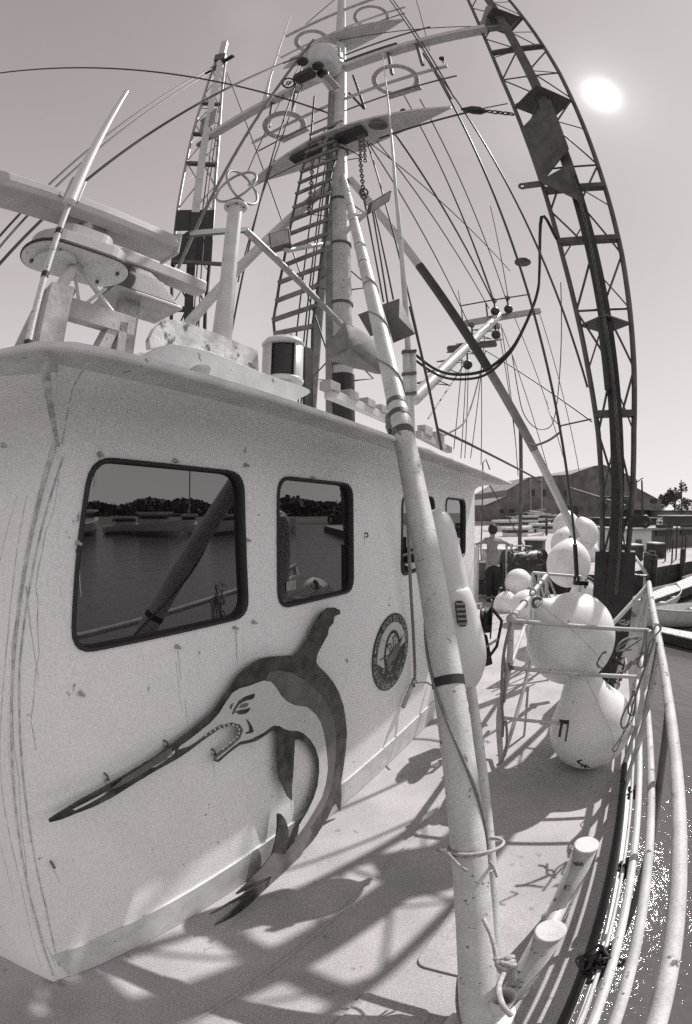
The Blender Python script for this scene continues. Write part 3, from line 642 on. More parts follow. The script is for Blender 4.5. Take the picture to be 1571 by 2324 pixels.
# radar 1
rc = pl(170, 603, -.33)
t_ = thing('radar', 'large open array radar scanner on the timber stand at the top left', 'radar', rc-UP*.1, 'radar scanners on the roof')
def stad(L_, r, n=14): return [(L_/2+r*math.cos(-PI/2+PI*i/n), r*math.sin(-PI/2+PI*i/n)) for i in range(n+1)]+[(-L_/2+r*math.cos(PI/2+PI*i/n), r*math.sin(PI/2+PI*i/n)) for i in range(n+1)]
def hz(c, ax): 
    X = V(ax).normalized(); Y = UP.cross(X); return lambda a, b_: V(c)+X*a+Y*b_
rax = (pl(395, 560, -.3)-pl(0, 440, -.3)); rax.z = 0; rax.normalize(); Y_R = UP.cross(rax)
MB().slab(stad(.26, .135), hz(rc, rax), UP, .02).build('base_plate', M_WHITE, t_, bevel=.004)
MB().slab(stad(.26, .143), hz(rc+UP*.006, rax), UP, .010).build('rim', M_RUB, t_)
for a_, b2 in ((-.2, .05), (-.12, -.09), (.16, .07), (.2, -.05), (.02, .1)): MB().lathe(rc+rax*a_+Y_R*b2-UP*.012, UP, [(0, .009), (.012, .009)], 8).build('bolt', M_DGREY, t_)
MB().slab(stad(.20, .10), hz(rc+UP*.02, rax), UP, .012).build('gasket', M_RUB, t_)
MB().slab(stad(.24, .12), hz(rc+UP*.032, rax), UP, .05).slab(stad(.14, .085), hz(rc+UP*.08, rax), UP, .07).build('gear_box', M_RADAR, t_, bevel=.01)
MB().slab(circ(.10, 24), hz(rc-rax*.10-UP*.02, rax), UP, .02).build('mount_disc', M_WHITE, t_)
s0, s1 = pl(-60, 418, -.33), pl(392, 560, -.33); s0.z = s1.z = (s0.z+s1.z)/2+.0
MB().tube([rc+UP*.14, V((rc.x, rc.y, s0.z))], .04, 16).build('neck', M_GALV, t_)
dr = (s1-s0).normalized(); nrm_ = dr.cross(UP).normalized()
prof = [(a*1.18, b_*1.18) for a, b_ in [(-.055, -.05), (.035, -.05), (.055, -.03), (.06, .0), (.055, .035), (.02, .055), (-.03, .055), (-.055, .04)]]
k = len(prof); mb = MB(); mb.add([s0+nrm_*a+UP*b_ for a, b_ in prof]+[s1+nrm_*a+UP*b_ for a, b_ in prof], [(i, (i+1) % k, (i+1) % k+k, i+k) for i in range(k)]+[tuple(range(k))[::-1], tuple(i+k for i in range(k))])
mb.build('scanner_arm', M_RADAR, t_, bevel=.008)
MB().bar(s1-dr*.02, s1+dr*.004, .145, .135).build('end_cap', M_RADAR, t_, bevel=.02)
mm = s0.lerp(s1, .60); MB().box(mm-UP*.058, dr*.16, nrm_*.04, UP*.006).box(mm-UP*.066, dr*.05, nrm_*.02, UP*.006).build('bracket', M_GALV, t_)
MB().tube([rc, V((top.x, top.y, top.z))], .028, 12).tube([rc-UP*.01, rc+V((.0, .02, -.16))+rax*.05], .008, 6).tube([rc+rax*.02, pl(258, 712, -.33)], .011, 6).tube([pl(240, 655, -.33), pl(175, 705, -.30)], .009, 6).build('support', M_WHITE, t_)
# radar 2
rc = pl(312, 690, -.75)
t_ = thing('radar', 'smaller radar with a sloping grey housing, right of the large one', 'radar', drop(rc), 'radar scanners on the roof')
def frustum(mb, c, X, Y, a0, b0, z0, a1, b1, z1, sh=0):
    P = [c+X*sx*a0+Y*sy*b0+UP*z0 for sx, sy in ((-1, -1), (1, -1), (1, 1), (-1, 1))]+[c+X*(sx*a1+sh)+Y*sy*b1+UP*z1 for sx, sy in ((-1, -1), (1, -1), (1, 1), (-1, 1))]
    return mb.add(P, [(3, 2, 1, 0), (4, 5, 6, 7), (0, 1, 5, 4), (1, 2, 6, 5), (2, 3, 7, 6), (3, 0, 4, 7)])
Y2 = UP.cross(rax)
frustum(frustum(MB(), rc, rax, Y2, .22, .13, 0, .14, .10, .14, -.05), rc, rax, Y2, .10, .08, .14, .07, .06, .20, -.05).build('housing', M_DGREY, t_, bevel=.012)
frustum(MB(), rc, rax, Y2, .23, .14, -.02, .23, .14, 0).build('base_plate', M_GALV, t_, bevel=.004)
MB().bar(drop(rc-rax*.06), rc-rax*.06-UP*.02, .12, .08, up=ND).build('post', M_WOOD, t_)
a0_, a1_ = pl(262, 590, -.75), pl(460, 650, -.75); a0_.z = a1_.z = (a0_.z+a1_.z)/2
MB().bar(a0_, a1_, .10, .09).build('scanner_arm', M_RADAR, t_, bevel=.014)
MB().tube([rc-rax*.05+UP*.2, V((rc.x, rc.y, a0_.z-.04))-rax*.05], .04, 14).build('neck', M_GALV, t_)
# thick whip antenna at far left
t_ = thing('whip_antenna', 'thick white whip antenna on a banded staff, leftmost on the roof', 'antenna', drop(pl(65, 780, -.15)), 'whip antennas')
a, b_ = pl(165, 440, -.15), pl(287, 208, -.15)
MB().tube([a-(b_-a)*.06, a, b_], [.030, .028, .013], 14).build('whip', M_FGL, t_)
lo_ = drop(pl(60, 790, -.15)); hi_ = pl(175, 420, -.18)
MB().tube([lo_, hi_], .014, 10).build('staff', M_PIPE, t_)
for v_ in (.2, .5, .72, .9): p = lo_.lerp(hi_, v_); MB().tube([p-(hi_-lo_)*.012, p+(hi_-lo_)*.012], .0165, 10).build('clamp', M_RUB, t_)
d_ = (hi_-lo_).normalized(); MB().bar(pl(160, 455, -.16), pl(180, 408, -.16), .075, .02, up=ND).build('mount', M_GALV, t_, bevel=.004)
# fairlead block with peeling paint
c = pl(313, 800, .05); c.z = RZ-.02
blk = rrect(-.055, 0, .055, .17, .05)
tag(MB().slab([(a, b_) for a, b_ in blk], lambda a, b_: c+WD*a+UP*b_-ND*.06, ND, .10).torus(c+UP*.115+ND*.04, ND, .022, .010, 16, 6).build('fairlead', M_OLDW, bevel=.012), 'small round-topped block with peeling paint on the roof edge', 'fairlead')
# curved locker and weathered name board
t_ = thing('roof_locker', 'low white round-ended locker with a weathered board on the roof edge', 'locker', drop(pl(520, 850, 0)))
lk = [(342, 812), (345, 798), (362, 786), (395, 782), (440, 788), (500, 806), (560, 832), (640, 862), (702, 884), (690, 900), (640, 915), (560, 890), (440, 850)]
MB().slab(curve2(lk, 3), lambda u, v: pl(u, v, .17), -ND, .34).build('box', M_WHITE, t_, bevel=.012)
bd = [(342, 790), (340, 770), (352, 744), (375, 724), (410, 728), (480, 752), (585, 796), (588, 846), (520, 818), (440, 792), (390, 784)]
MB().slab(bd, lambda u, v: pl(u, v, .02), -ND, .03).build('board', M_OLDW, t_)
p = pl(457, 836, .19); MB().lathe(p-UP*.03, UP, [(0, .028), (.02, .032), (.03, .034), (.035, .028)], 16).build('vent_cap', M_WHITE, t_)
# starboard lantern
c = pl(640, 872, .02); c2_ = pl(640, 766, .02); hL = c2_.z-c.z
t_ = thing('navigation_lantern', 'white lantern with a dark ribbed lens on the roof edge', 'lamp', c)
R_ = .099
MB().lathe(c, UP, [(0, R_), (.016, R_*1.05), (.024, R_*.97), (.03, R_*.8)], 28).build('base', M_WHITE, t_)
rib = [(.028+.0085*i, R_*.80+(.004 if i % 2 else 0)) for i in range(int((hL-.075)/.0085))]
MB().lathe(c, UP, rib, 28).build('lens', M_BLACK, t_)
MB().lathe(c+UP*(hL-.05), UP, [(0, R_*.82), (.004, R_*1.02), (.012, R_*1.06), (.02, R_*1.0), (.034, R_*.9), (.046, R_*.5), (.05, .01)], 28).build('cap', M_WHITE, t_)
eyea = math.atan2(-c.y, -c.x)
for a0, a1 in ((.62, 1.6), (-1.6, -.62), (1.6, 4.7)):
    mb = MB(); k_ = 12; vs = []
    for z in (.02, hL-.045):
        for rr in (R_*.99, R_*.90):
            for i in range(k_+1): a = eyea+a0+(a1-a0)*i/k_; vs.append(c+V((math.cos(a)*rr, math.sin(a)*rr, z)))
    k1 = k_+1
    mb.add(vs, [(i, i+1, 2*k1+i+1, 2*k1+i) for i in range(k_)]+[(k1+i+1, k1+i, 3*k1+i, 3*k1+i+1) for i in range(k_)]+[(0, 2*k1, 3*k1, k1), (k_, k1+k_, 3*k1+k_, 2*k1+k_)]+[(2*k1+i, 2*k1+i+1, 3*k1+i+1, 3*k1+i) for i in range(k_)], True); mb.build('housing', M_WHITE, t_)
MB().tube([c+UP*(hL-.01)+ND*.04-WD*.02, c+UP*(hL+.0)+ND*.06-WD*.02, c+UP*(hL)+ND*.06+WD*.02, c+UP*(hL-.01)+ND*.04+WD*.02], .004, 6).build('handle', M_GALV, t_)
tag(MB().bar(drop(pl(702, 892, -.02), RZ-.02), pl(698, 790, -.02), .02, .07, up=WD).build('light_screen', M_BLACK), 'narrow black screen board standing right behind the lantern', 'screen board')
# timber rack with blocks
t_ = thing('timber_rack', 'white timber beam with square blocks on the roof below the mast', 'rack', drop(pl(800, 930, -.12)))
a, b_ = pl(745, 893, -.10), pl(900, 960, -.10)
MB().bar(a, b_, .06, .055, up=UP).build('beam', M_WHITE, t_, bevel=.004)
for f_ in (.02, .26, .5, .72): p = a.lerp(b_, f_); MB().box(p+UP*.045, (b_-a).normalized()*.055, ND*.04, UP*.028).build('block', M_WOOD, t_, bevel=.003)
MB().bar(drop(b_+WD*.05), b_+WD*.05+UP*.06, .11, .09, up=WD).build('end_block', M_WOOD, t_, bevel=.003)
t_ = thing('timber_rack', 'second timber rack with blocks, farther aft on the roof behind the pipe', 'rack', drop(pl(985, 1010, -.15)))
MB().bar(pl(950, 985, -.15), pl(1020, 1022, -.15), .06, .06).build('beam', M_WOOD, t_)
for u, v in ((965, 978), (993, 992)): p = pl(u, v, -.15); MB().box(p, WD*.09, ND*.04, UP*.04).build('block', M_WOOD, t_)
# loop antenna post
c = drop(pl(515, 760, -.42)); tp = pl(535, 472, -.42)
t_ = thing('loop_antenna', 'white post topped by two crossed wire loops', 'antenna', c)
MB().tube([c, tp], .047, 20).build('post', M_WHITE, t_)
MB().tube([c+V((-.09, 0, 0)), c.lerp(tp, .55)+V((-.04, 0, 0))], .018, 8).build('brace', M_WHITE, t_)
MB().lathe(tp, UP, [(0, .075), (.012, .078), (.018, .07), (.05, .04), (.06, .035)], 24).build('flange', M_WHITE, t_)
lc = tp+UP*.20
for sgn in (1, -1):
    hv = V((math.sin(-.36), math.cos(-.36), 0)); hr_ = V((hv.y, -hv.x, 0)); xd = (UP+hr_*.42*sgn).normalized(); ax = (hv*.8+hr_*.6*sgn); ax = (ax-xd*ax.dot(xd)).normalized()
    MB().torus(lc-hr_*.02*sgn, ax, .165, .0095, 40, 8, xdir=xd, sy=.78).build('loop', M_GALV, t_)
for k_ in range(5): a = k_*1.256; MB().tube([tp+V((math.cos(a)*.055, math.sin(a)*.055, -.006)), tp+V((math.cos(a)*.055, math.sin(a)*.055, 0))], .006, 6).build('bolt', M_DGREY, t_)
tag(MB().bar(pl(425, 532, -.9), pl(562, 522, -.9), .05, .04).build('channel_bar', M_BLACK), 'dark horizontal steel bar behind the loop antenna post', 'steel bar')
tag(MB().tube([pl(556, 522, -.9), ay(778, 740, 4.8)], .030, 10).build('strut', M_GALV), 'thin pale strut slanting down from the steel bar to the foot of the mast', 'strut')

# ================================================================== THE MAST
MX = V((-.06, 5.0, 0)); MA_ = thing('mast', 'tall white mast with leaf shaped crosstrees, arms and safety hoops rising behind the wheelhouse', 'mast', V((-.03, 5.0, RZ)))
def mz(z): return V((-.035-.075*min(1, max(0, (z-3)/4)), 5.0, z))
MB().tube([mz(3.45), mz(5), mz(7), mz(10), mz(15.5)], [.135, .135, .125, .11, .09], 24).build('pole', M_PIPE, MA_)
MB().tube([mz(RZ-.1), mz(3.50)], .142, 24).build('base', M_BLACK, MA_)
MB().tube([mz(z)+V((-.135, -.06, 0)) for z in (RZ, 4, 6, 8.3, 9)], .048, 12).build('conduit', M_MID, MA_)
for z in (3.6, 4.4, 5.3, 6.1, 7.2): MB().tube([mz(z), mz(z+.03)], .150, 24).build('band', M_DGREY, MA_)
for i, z in enumerate([2.9, 3.5, 4.1, 4.7, 5.3, 5.9, 6.5, 7.1]):
    for sg in (1, -1):
        if (i+sg) % 2: continue
        p = mz(z)+V((.13*sg, 0, 0)); MB().tube([p+UP*.22, p+V((.22*sg, -.05, -.05)), p+UP*-.06], .010, 6).build('step', M_DGREY, MA_)
def leaf(zc, half, wid, nm='crosstree'):
    c_ = mz(zc); n_ = 18; out_ = []
    for i in range(n_+1): x = -1+2*i/n_; out_.append((x*half, wid/2*(1-abs(x)**1.7)+.012))
    for i in range(n_, -1, -1): x = -1+2*i/n_; out_.append((x*half, -wid/2*(1-abs(x)**1.7)-.012))
    X, Y = ND, WD; MB().slab(out_, lambda a, b_: c_+X*a+Y*b_, UP, .05).build(nm, M_WHITE, MA_, bevel=.01)
leaf(7.45, 1.82, .62); leaf(11.4, 1.45, .62)
def barp(z, h0, h1, r, nm='bar', m_=M_PIPE):
    c_ = mz(z); MB().tube([c_+ND*h0, c_+ND*h1], r, 10).build(nm, m_, MA_)
barp(8.75, -1.9, 1.95, .034); barp(8.35, -1.7, 2.05, .015, m_=M_DGREY); barp(12.2, -1.6, 1.55, .03); barp(11.8, -1.3, 1.5, .015, m_=M_DGREY); barp(13.6, -1.6, 1.6, .05, 'top_spar'); barp(10.6, -.2, 1.9, .02, m_=M_DGREY)
for z, o, w_ in ((8.75, 1.05, 0), (8.75, -1.15, 1), (12.25, .75, 0), (12.25, -.75, 1)):
    c_ = mz(z)+ND*o; mb = MB().torus(c_+UP*.02, UP, .34, .042, 30, 8, sy=1.0, a0=PI*.66, a1=PI*2.34, xdir=ND)
    if w_: mb = MB().torus(c_+UP*.02, UP, .34, .055, 30, 8, a0=PI*.66, a1=PI*2.34, xdir=ND)
    h_ = mb.build('safety_hoop', M_WOOD, MA_)
    MB().bar(c_-ND*.30+WD*.30, c_+ND*.30+WD*.30, .13, .04).build('foot_board', M_WOOD, h_)
for z, o in ((7.55, 1.1), (7.55, -1.25), (8.9, 1.9)): 
    c_ = mz(z)+ND*o; MB().tube([c_, c_+UP*.15], .012, 6).sph(c_+UP*.17, .05, 12, 8).build('mast_lamp', M_BLACK, MA_)
# arms that carry the outriggers
TR, TL = az(1105, 66, 10.0), az(480, 308, 10.0)
MB().bar(mz(10.0), TR, .19, .15).build('arm', M_WHITE, MA_, bevel=.01); MB().bar(mz(10.0)+V((0, 0, .0)), TL, .19, .15).build('arm', M_WHITE, MA_, bevel=.01)
MB().bar(mz(10.3)+ND*.1, mz(10.25)+ND*1.2, .05, .05).build('brace', M_BLACK, MA_)
for s_, c_ in ((1, TR), (-1, TL)):
    MB().bar(c_-ND*s_*.05, c_+ND*s_*.30+UP*.75-WD*.15, .14, .12).build('fork', M_MID, MA_, bevel=.01); MB().bar(c_-ND*s_*.05, c_+ND*s_*.42-UP*.05, .12, .10).build('fork', M_MID, MA_, bevel=.01)
    for k_ in (1.0, 1.55): p = mz(10.0)+ND*s_*k_; MB().bar(p-UP*.07, p+WD*.02-UP*.95, .06, .05, up=ND).build('hanger', M_DGREY, MA_)
# black trumpet braces under the arms
for a_, b2 in (((770, 560), (855, 805)), ((740, 690), (850, 805))):
    MB().tube([ay(*cT(*a_), 5), ay(*cT(*b2), 4.9)], .022, 8).build('brace', M_BLACK, MA_)
# platform gear below the lower crosstree
MB().bar(mz(7.38)+ND*.05-WD*.12, mz(7.38)+ND*.52-WD*.12, .22, .10).build('block_box', M_BLACK, MA_, bevel=.02)
MB().bar(mz(7.38)-ND*.25-WD*.12, mz(7.38)-ND*.78-WD*.12, .16, .09).build('block_box', M_BLACK, MA_, bevel=.02)
MB().sph(mz(7.35)+ND*.75-WD*.15, .11, 14, 10, sc=(1.3, .8, .6)).build('pulley', M_DGREY, MA_)
# crow's nest barrel and lamps
cn = az(*cT(540, 500), 9.7)
nn_ = thing('crows_nest', 'white rounded lookout barrel on the mast with a loudspeaker and lamps', 'lookout barrel', cn)
MB().lathe(cn-UP*.25, UP, [(0, .10), (.06, .27), (.22, .34), (.5, .37), (.8, .36), (.85, .30)], 30).build('barrel', M_WHITE, nn_)
MB().box(cn+V((.30, -.14, .38)), (.015, .01, 0), (0, .09, 0), (0, 0, .22)).build('hatch', M_GALV, nn_)
hc = az(*cT(415, 560), 9.0); X = ray(*cT(415, 560))
MB().bar(hc-ND*.18, hc+ND*.16, .20, .2).build('winch_box', M_BLACK, nn_, bevel=.03)
MB().torus(hc-ND*.34+UP*.03, X, .10, .016, 20, 6).torus(hc-ND*.34+UP*.03, X, .03, .012, 12, 6).tube([hc-ND*.44, hc-ND*.24], .01, 6).build('hand_wheel', M_BLACK, nn_)
for x, y in ((510, 490), (545, 545), (395, 455)): p = az(*cT(x, y), 9.05); MB().sph(p, .10, 16, 10, ax=X, sc=(1, 1, .7)).build('lamp', M_BLACK, nn_)
MB().tube([az(*cT(565, 555), 8.9), az(*cT(655, 655), 8.8)], .055, 14).build('tube_lamp', M_GALV, nn_)
MB().tube([cn-UP*.25, mz(8.9)], .09, 12).build('bracket', M_WHITE, nn_)
# other legs of the mast
tag(MB().tube([MT, V((-4.26, 3.61, 0))], .066, 16).build('slanting_pipe', M_PIPE), 'white pipe leg running from the mast down to the far left of the boat', 'pipe leg')
AE = V((2.98, 5.3, 1.62)); A0 = MT+V((.1, 0, -.1))
t_ = thing('stay_pole', 'long straight pole slanting from the mast down to the floats, dark in its middle', 'pole', AE)
q1, q2_, q3 = A0.lerp(AE, .30), A0.lerp(AE, .58), A0.lerp(AE, .78)
MB().bar(A0, q1, .085, .08).build('upper_section', M_PIPE, t_); MB().bar(q1, q2_, .09, .085).build('middle_section', M_BLACK, t_); MB().bar(q2_, q3, .085, .08).build('lower_section', M_MID, t_); MB().bar(q3, AE, .08, .075).build('end_section', M_PIPE, t_)
tag(MB().tube([mz(6.7)+V((-.1, .1, 0)), V((-.75, 7.4, .0))], .06, 12).build('slanting_pole', M_MID), 'pole leaning behind the rope ladder from the mast to the deck', 'pipe leg')
for (a_, b2) in (((605, 1265), (705, 1240)), ((735, 1240), (850, 1345))): 
    pass
# ladder
def ly(v): return 4.85-.75*(v-300)/470
t_ = thing('rigging_ladder', 'ladder of wooden rungs between wires left of the mast', 'ladder', ay(650, 770, 4.1))
RG = [(cM(180, 1092), cM(480, 1030)), (cM(170, 990), cM(500, 880)), (cM(195, 848), cM(520, 728)), (cM(215, 712), cM(535, 592)), (cM(240, 590), cM(560, 465)), (cM(262, 468), cM(578, 348)), (cM(285, 355), cM(590, 240)), (cM(305, 250), cM(592, 142)), (cM(325, 155), cM(605, 45)), (cT(345, 1440), cT(610, 1330)), (cT(365, 1358), cT(625, 1255)), (cT(380, 1278), cT(655, 1172)), (cT(400, 1205), cT(665, 1100)), (cT(418, 1132), cT(675, 1030)), (cT(436, 1066), cT(685, 962)), (cT(450, 1000), cT(690, 898))]
for a_, b2 in RG: 
    p, q = ay(*a_, ly(a_[1])), ay(*b2, ly(b2[1])); MB().bar(p, q, .035, .045).build('rung', M_RUNG, t_)
for j in (0, 1):
    e = [ay(r[j][0]+(3 if j == 0 else -3), r[j][1], ly(r[j][1])+.02) for r in RG]
    MB().tube([drop(e[0], RZ)]+e+[e[-1]+UP*1.2], .016, 6).build('side_wire', M_CABLE, t_)
for k_, x in enumerate((.35, .55, .62)):
    p, q = ay(*RG[0][0], 4.3).lerp(ay(*RG[0][1], 4.3), x), ay(*RG[-1][0], 4.9).lerp(ay(*RG[-1][1], 4.9), x+.1)
    tag(MB().tube([drop(p, RZ), q], .009, 5).build('rigging_wire', M_CABLE), ('wire running up behind the ladder rungs, left one', 'wire running up behind the ladder rungs, middle one', 'wire running up behind the ladder rungs, right one')[k_], 'wire', 'rigging wires')
# chains hanging from the crosstree
ch1 = [ay(*cT(820, 1010), 4.55), ay(*cT(826, 1200), 4.55), ay(*cT(848, 1440), 4.55)]
tag(chain(MB(), ch1, .035, .010).build('chain', M_DGREY), 'chain hanging from the crosstree right of the mast', 'chain')
tag(chain(MB(), [ay(*cT(470, 1190), 4.6), ay(*cT(460, 1380), 4.6), ay(*cM(440, 190), 4.5)], .035, .010).build('chain', M_DGREY), 'chain hanging from the crosstree behind the ladder', 'chain')
tag(chain(MB(), [ay(*cT(845, 1000), 4.5), ay(*cT(862, 1200), 4.5)], .035, .010).build('chain', M_DGREY), 'short chain beside the long one right of the mast', 'chain')
mb = MB().torus(ay(*cM(850, 40), 4.5), ray(860, 480), .05, .014, 14, 6).torus(ay(*cM(850, 70), 4.5), ray(860, 480), .035, .012, 12, 6).tube([ay(*cM(852, 90), 4.5), ay(*cM(862, 140), 4.5)], .016, 6)
tag(mb.build('shackle', M_DGREY), 'iron shackle at the lower end of the long chain', 'shackle')
# floodlights
def flood(c_, fx, fz, w_, h_, lb, pole):
    t_ = thing('floodlight', lb, 'lamp', c_, 'floodlights on the mast'); fx = V(fx).normalized(); fz = V(fz).normalized(); fy = fz.cross(fx)
    MB().box(c_, fx*w_/2, fz*h_/2, fy*.05).build('case', M_DGREY, t_, bevel=.01)
    MB().box(c_+fy*.052, fx*w_*.42, fz*h_*.42, fy*.004).build('lens', M_GALV, t_)
    MB().box(c_-fy*.052, fx*w_*.42, fz*h_*.42, fy*.004).build('lens', M_GALV, t_)
    MB().tube(pole, .03, 10).build('arm', M_PIPE, t_)
p = ay(*cM(962, 115), 4.2); flood(p, ay(*cM(1030, 75), 4.2)-ay(*cM(885, 165), 4.2), (0.2, -.4, 1), .34, .16, 'floodlight on an arm just right of the mast', [ay(*cM(705, 345), 4.6), ay(*cM(760, 290), 4.5), p])
p = ay(*cM(230, 400), 4.1); flood(p, ay(*cM(275, 385), 4.1)-ay(*cM(185, 410), 4.1), (-.15, 0, 1), .23, .23, 'square floodlight left of the ladder', [p+V((.05, 0, -.12)), ay(*cM(290, 470), 4.15), ay(*cM(590, 415), 4.8)])
# canvas bundle
cv = [(610, 1130), (640, 1090), (680, 1045), (700, 1000), (735, 1000), (765, 1030), (820, 1055), (880, 1100), (935, 1140), (975, 1250), (985, 1390), (930, 1385), (850, 1360), (780, 1345), (680, 1310), (605, 1290), (582, 1270), (600, 1245), (578, 1190), (605, 1160)]
mb = MB(); P_ = [cM(*p) for p in cv]; cc = (sum(a for a, b_ in P_)/len(P_), sum(b_ for a, b_ in P_)/len(P_)); n_ = len(P_); vs = []
for k_, (f_, dp) in enumerate(((.05, -.22), (.35, -.20), (.65, -.13), (.85, -.06), (1, .02), (1.0, .06), (.7, .25), (.1, .3))):
    for i, (a, b_) in enumerate(P_): vs.append(ay(cc[0]+(a-cc[0])*f_, cc[1]+(b_-cc[1])*f_, 4.1+dp+(.035*math.sin(i*2.7+k_*2.3)+.03*math.sin(i*.9+k_))*(.4 if .3 < f_ < 1 else .1)))
mb.add(vs, [(k_*n_+i, k_*n_+(i+1) % n_, (k_+1)*n_+(i+1) % n_, (k_+1)*n_+i) for k_ in range(7) for i in range(n_)], True)
mb.add(vs[:n_], [tuple(range(n_))]); tag(mb.build('canvas_bundle', M_CANV), 'grey canvas bundle wrapped round the foot of the mast', 'canvas')
# square loudhailers
for lb, q4, ap in (('dark square horn speaker behind the big pipe, right one', [(985, 872), (1115, 826), (1232, 1090), (1068, 1158)], (1100, 980)), ('dark square horn speaker partly behind the big pipe, left one', [(806, 946), (925, 900), (985, 1060), (900, 1110)], (890, 990))):
    c_ = [ay(*cM(*p), 3.3) for p in q4]; a_ = ay(*cM(*ap), 3.3)+V((0, -.10, -.03)); bk = [p.lerp(sum(c_, V((0, 0, 0)))/4, .5)+V((.03, .25, .05)) for p in c_]
    mb = MB().add(c_+bk, [(0, 1, 5, 4), (1, 2, 6, 5), (2, 3, 7, 6), (3, 0, 4, 7), (4, 5, 6, 7)]).add(c_+[a_], [(0, 1, 4), (1, 2, 4), (2, 3, 4), (3, 0, 4)])
    tag(mb.build('horn_speaker', M_DGREY), lb, 'speaker', 'horn speakers')
# tall whip antenna
c_ = pl(935, 985, -.12); t_ = thing('whip_antenna', 'very tall tapering white whip antenna standing right of the big pipe', 'antenna', drop(c_, 2.35), 'whip antennas')
y0 = c_.y; pts = [ay(935, 975, y0), ay(930, 860, y0), ay(915, 620, y0), ay(897, 420, y0), ay(884, 260, y0), ay(868, 120, y0+.1)]
MB().tube([drop(pts[0], 2.33)]+pts, [.03, .03, .028, .024, .018, .011, .004], 12).build('whip', M_PIPE, t_)
MB().tube([ay(925, 960, y0), ay(922, 795, y0)], .034, 10).tube([ay(940, 900, y0), ay(937, 800, y0)], .028, 10).build('mount', M_WHITE, t_)
for v_ in (800, 850, 895): MB().bar(ay(912, v_, y0-.03), ay(945, v_-3, y0-.03), .05, .02).build('clamp', M_DGREY, t_)
# slim white whip antenna upper left
t_ = thing('whip_antenna', 'slim white whip antenna left of the masthead', 'antenna', ay(600, 225, 5.6), 'whip antennas')
MB().tube([ay(600, 232, 5.6), ay(612, 180, 5.6), ay(660, 35, 5.6)], [.05, .025, .014], 10).build('whip', M_FGL, t_)

# ================================================================== OUTRIGGERS
def outrigger(C0, C1, n, f, lb, wk, ztop, M1, M2, TW=None, zsp=0):
    t_ = thing('outrigger', lb, 'outrigger', C0, 'lattice outriggers')
    def ax_(z): return C0.lerp(C1, (z-C0.z)/(C1.z-C0.z))
    def wd(z):
        T = [(.9, .13), (2.7, .20), (3.8, .30), (5, .38), (7, .44), (8.5, .47), (10, .44), (12, .36), (14.5, .15)]
        if TW: T = TW
        for (z0, w0), (z1, w1) in zip(T, T[1:]):
            if z <= z1: return (w0+(w1-w0)*(z-z0)/(z1-z0))*wk
        return .12
    zs_ = [C0.z+i*(ztop-C0.z)/18 for i in range(19)]
    A = [ax_(z)-n*wd(z) for z in zs_]; B = [ax_(z)+n*wd(z) for z in zs_]; Cc = [ax_(z)+f*wd(z)*.9 for z in zs_]; Dd = [ax_(z)-f*wd(z)*.25 for z in zs_]
    ks = max([0]+[i for i in range(19) if zs_[i] <= zsp])
    for P_, r_ in ((A, .032), (B, .034), (Cc, .022)):
        if ks: MB().tube(P_[:ks+1], r_, 8).build('chord', M_BLACK, t_)
        MB().tube(P_[ks:], r_, 8).build('chord', M1, t_)
    dk = [ax_(z)-f*wd(z)*.25 for z in (C0.z-.75, 2.0, 4, 6, 7.4, 8.2, ztop)]
    for a_, b2 in zip(dk, dk[1:]): MB().bar(a_, b2, .15, .15, up=f).build('spar', M_BLACK if a_.z < (7 if TW else 4.5) else M2, t_)
    mb = MB(); mlow = None
    for i in range(18):
        if ks and i == ks: mlow = mb; mb = MB()
        if i % 2: mb.tube([A[i], Dd[i+1]], .014, 6); mb.tube([Dd[i], B[i+1]], .014, 6); mb.tube([B[i], Cc[i+1]], .010, 6)
        else: mb.tube([Dd[i], A[i+1]], .014, 6); mb.tube([B[i], Dd[i+1]], .014, 6); mb.tube([A[i], Cc[i+1]], .010, 6)
        if i % 3 == 2: mb.tube([A[i], B[i]], .015, 6)
    mb.build('bracing', M1, t_)
    if mlow: mlow.build('bracing', M_BLACK, t_)
    for z, dia in ((3.0, 0), (4.0, 1), (5.1, 0), (5.9, 0), (7.6, 1), (9.2, 0), (10.3, 1)) if not TW else ((5.3, 0), (9.0, 0), (10.1, 0), (11.5, 0)):
        a_, b2, c_, d_ = ax_(z)-n*wd(z), ax_(z)+n*wd(z), ax_(z)+f*wd(z)*.9, ax_(z)-f*wd(z)*.9
        if dia: MB().add([a_, d_, b2, c_], [(0, 1, 2, 3)]).add([p+UP*.02 for p in (a_, d_, b2, c_)], [(3, 2, 1, 0)]).add([a_, d_, b2, c_]+[p+UP*.02 for p in (a_, d_, b2, c_)], [(i, (i+1) % 4, (i+1) % 4+4, i+4) for i in range(4)]).build('gusset_plate', M_DGREY, t_)
        else: MB().bar(a_, b2, .07, .10, up=f).build('cross_bar', M_DGREY, t_)
    return t_, ax_, wd
nR = ND; fR = WD
OR_, axr, wdr = outrigger(V((2.95, 4.34, .72)), V((2.66, 3.42, 10)), nR, fR, 'dark lattice outrigger boom standing upright on the right side of the boat', 1.0, 13.2, M_DGREY, M_DGREY)
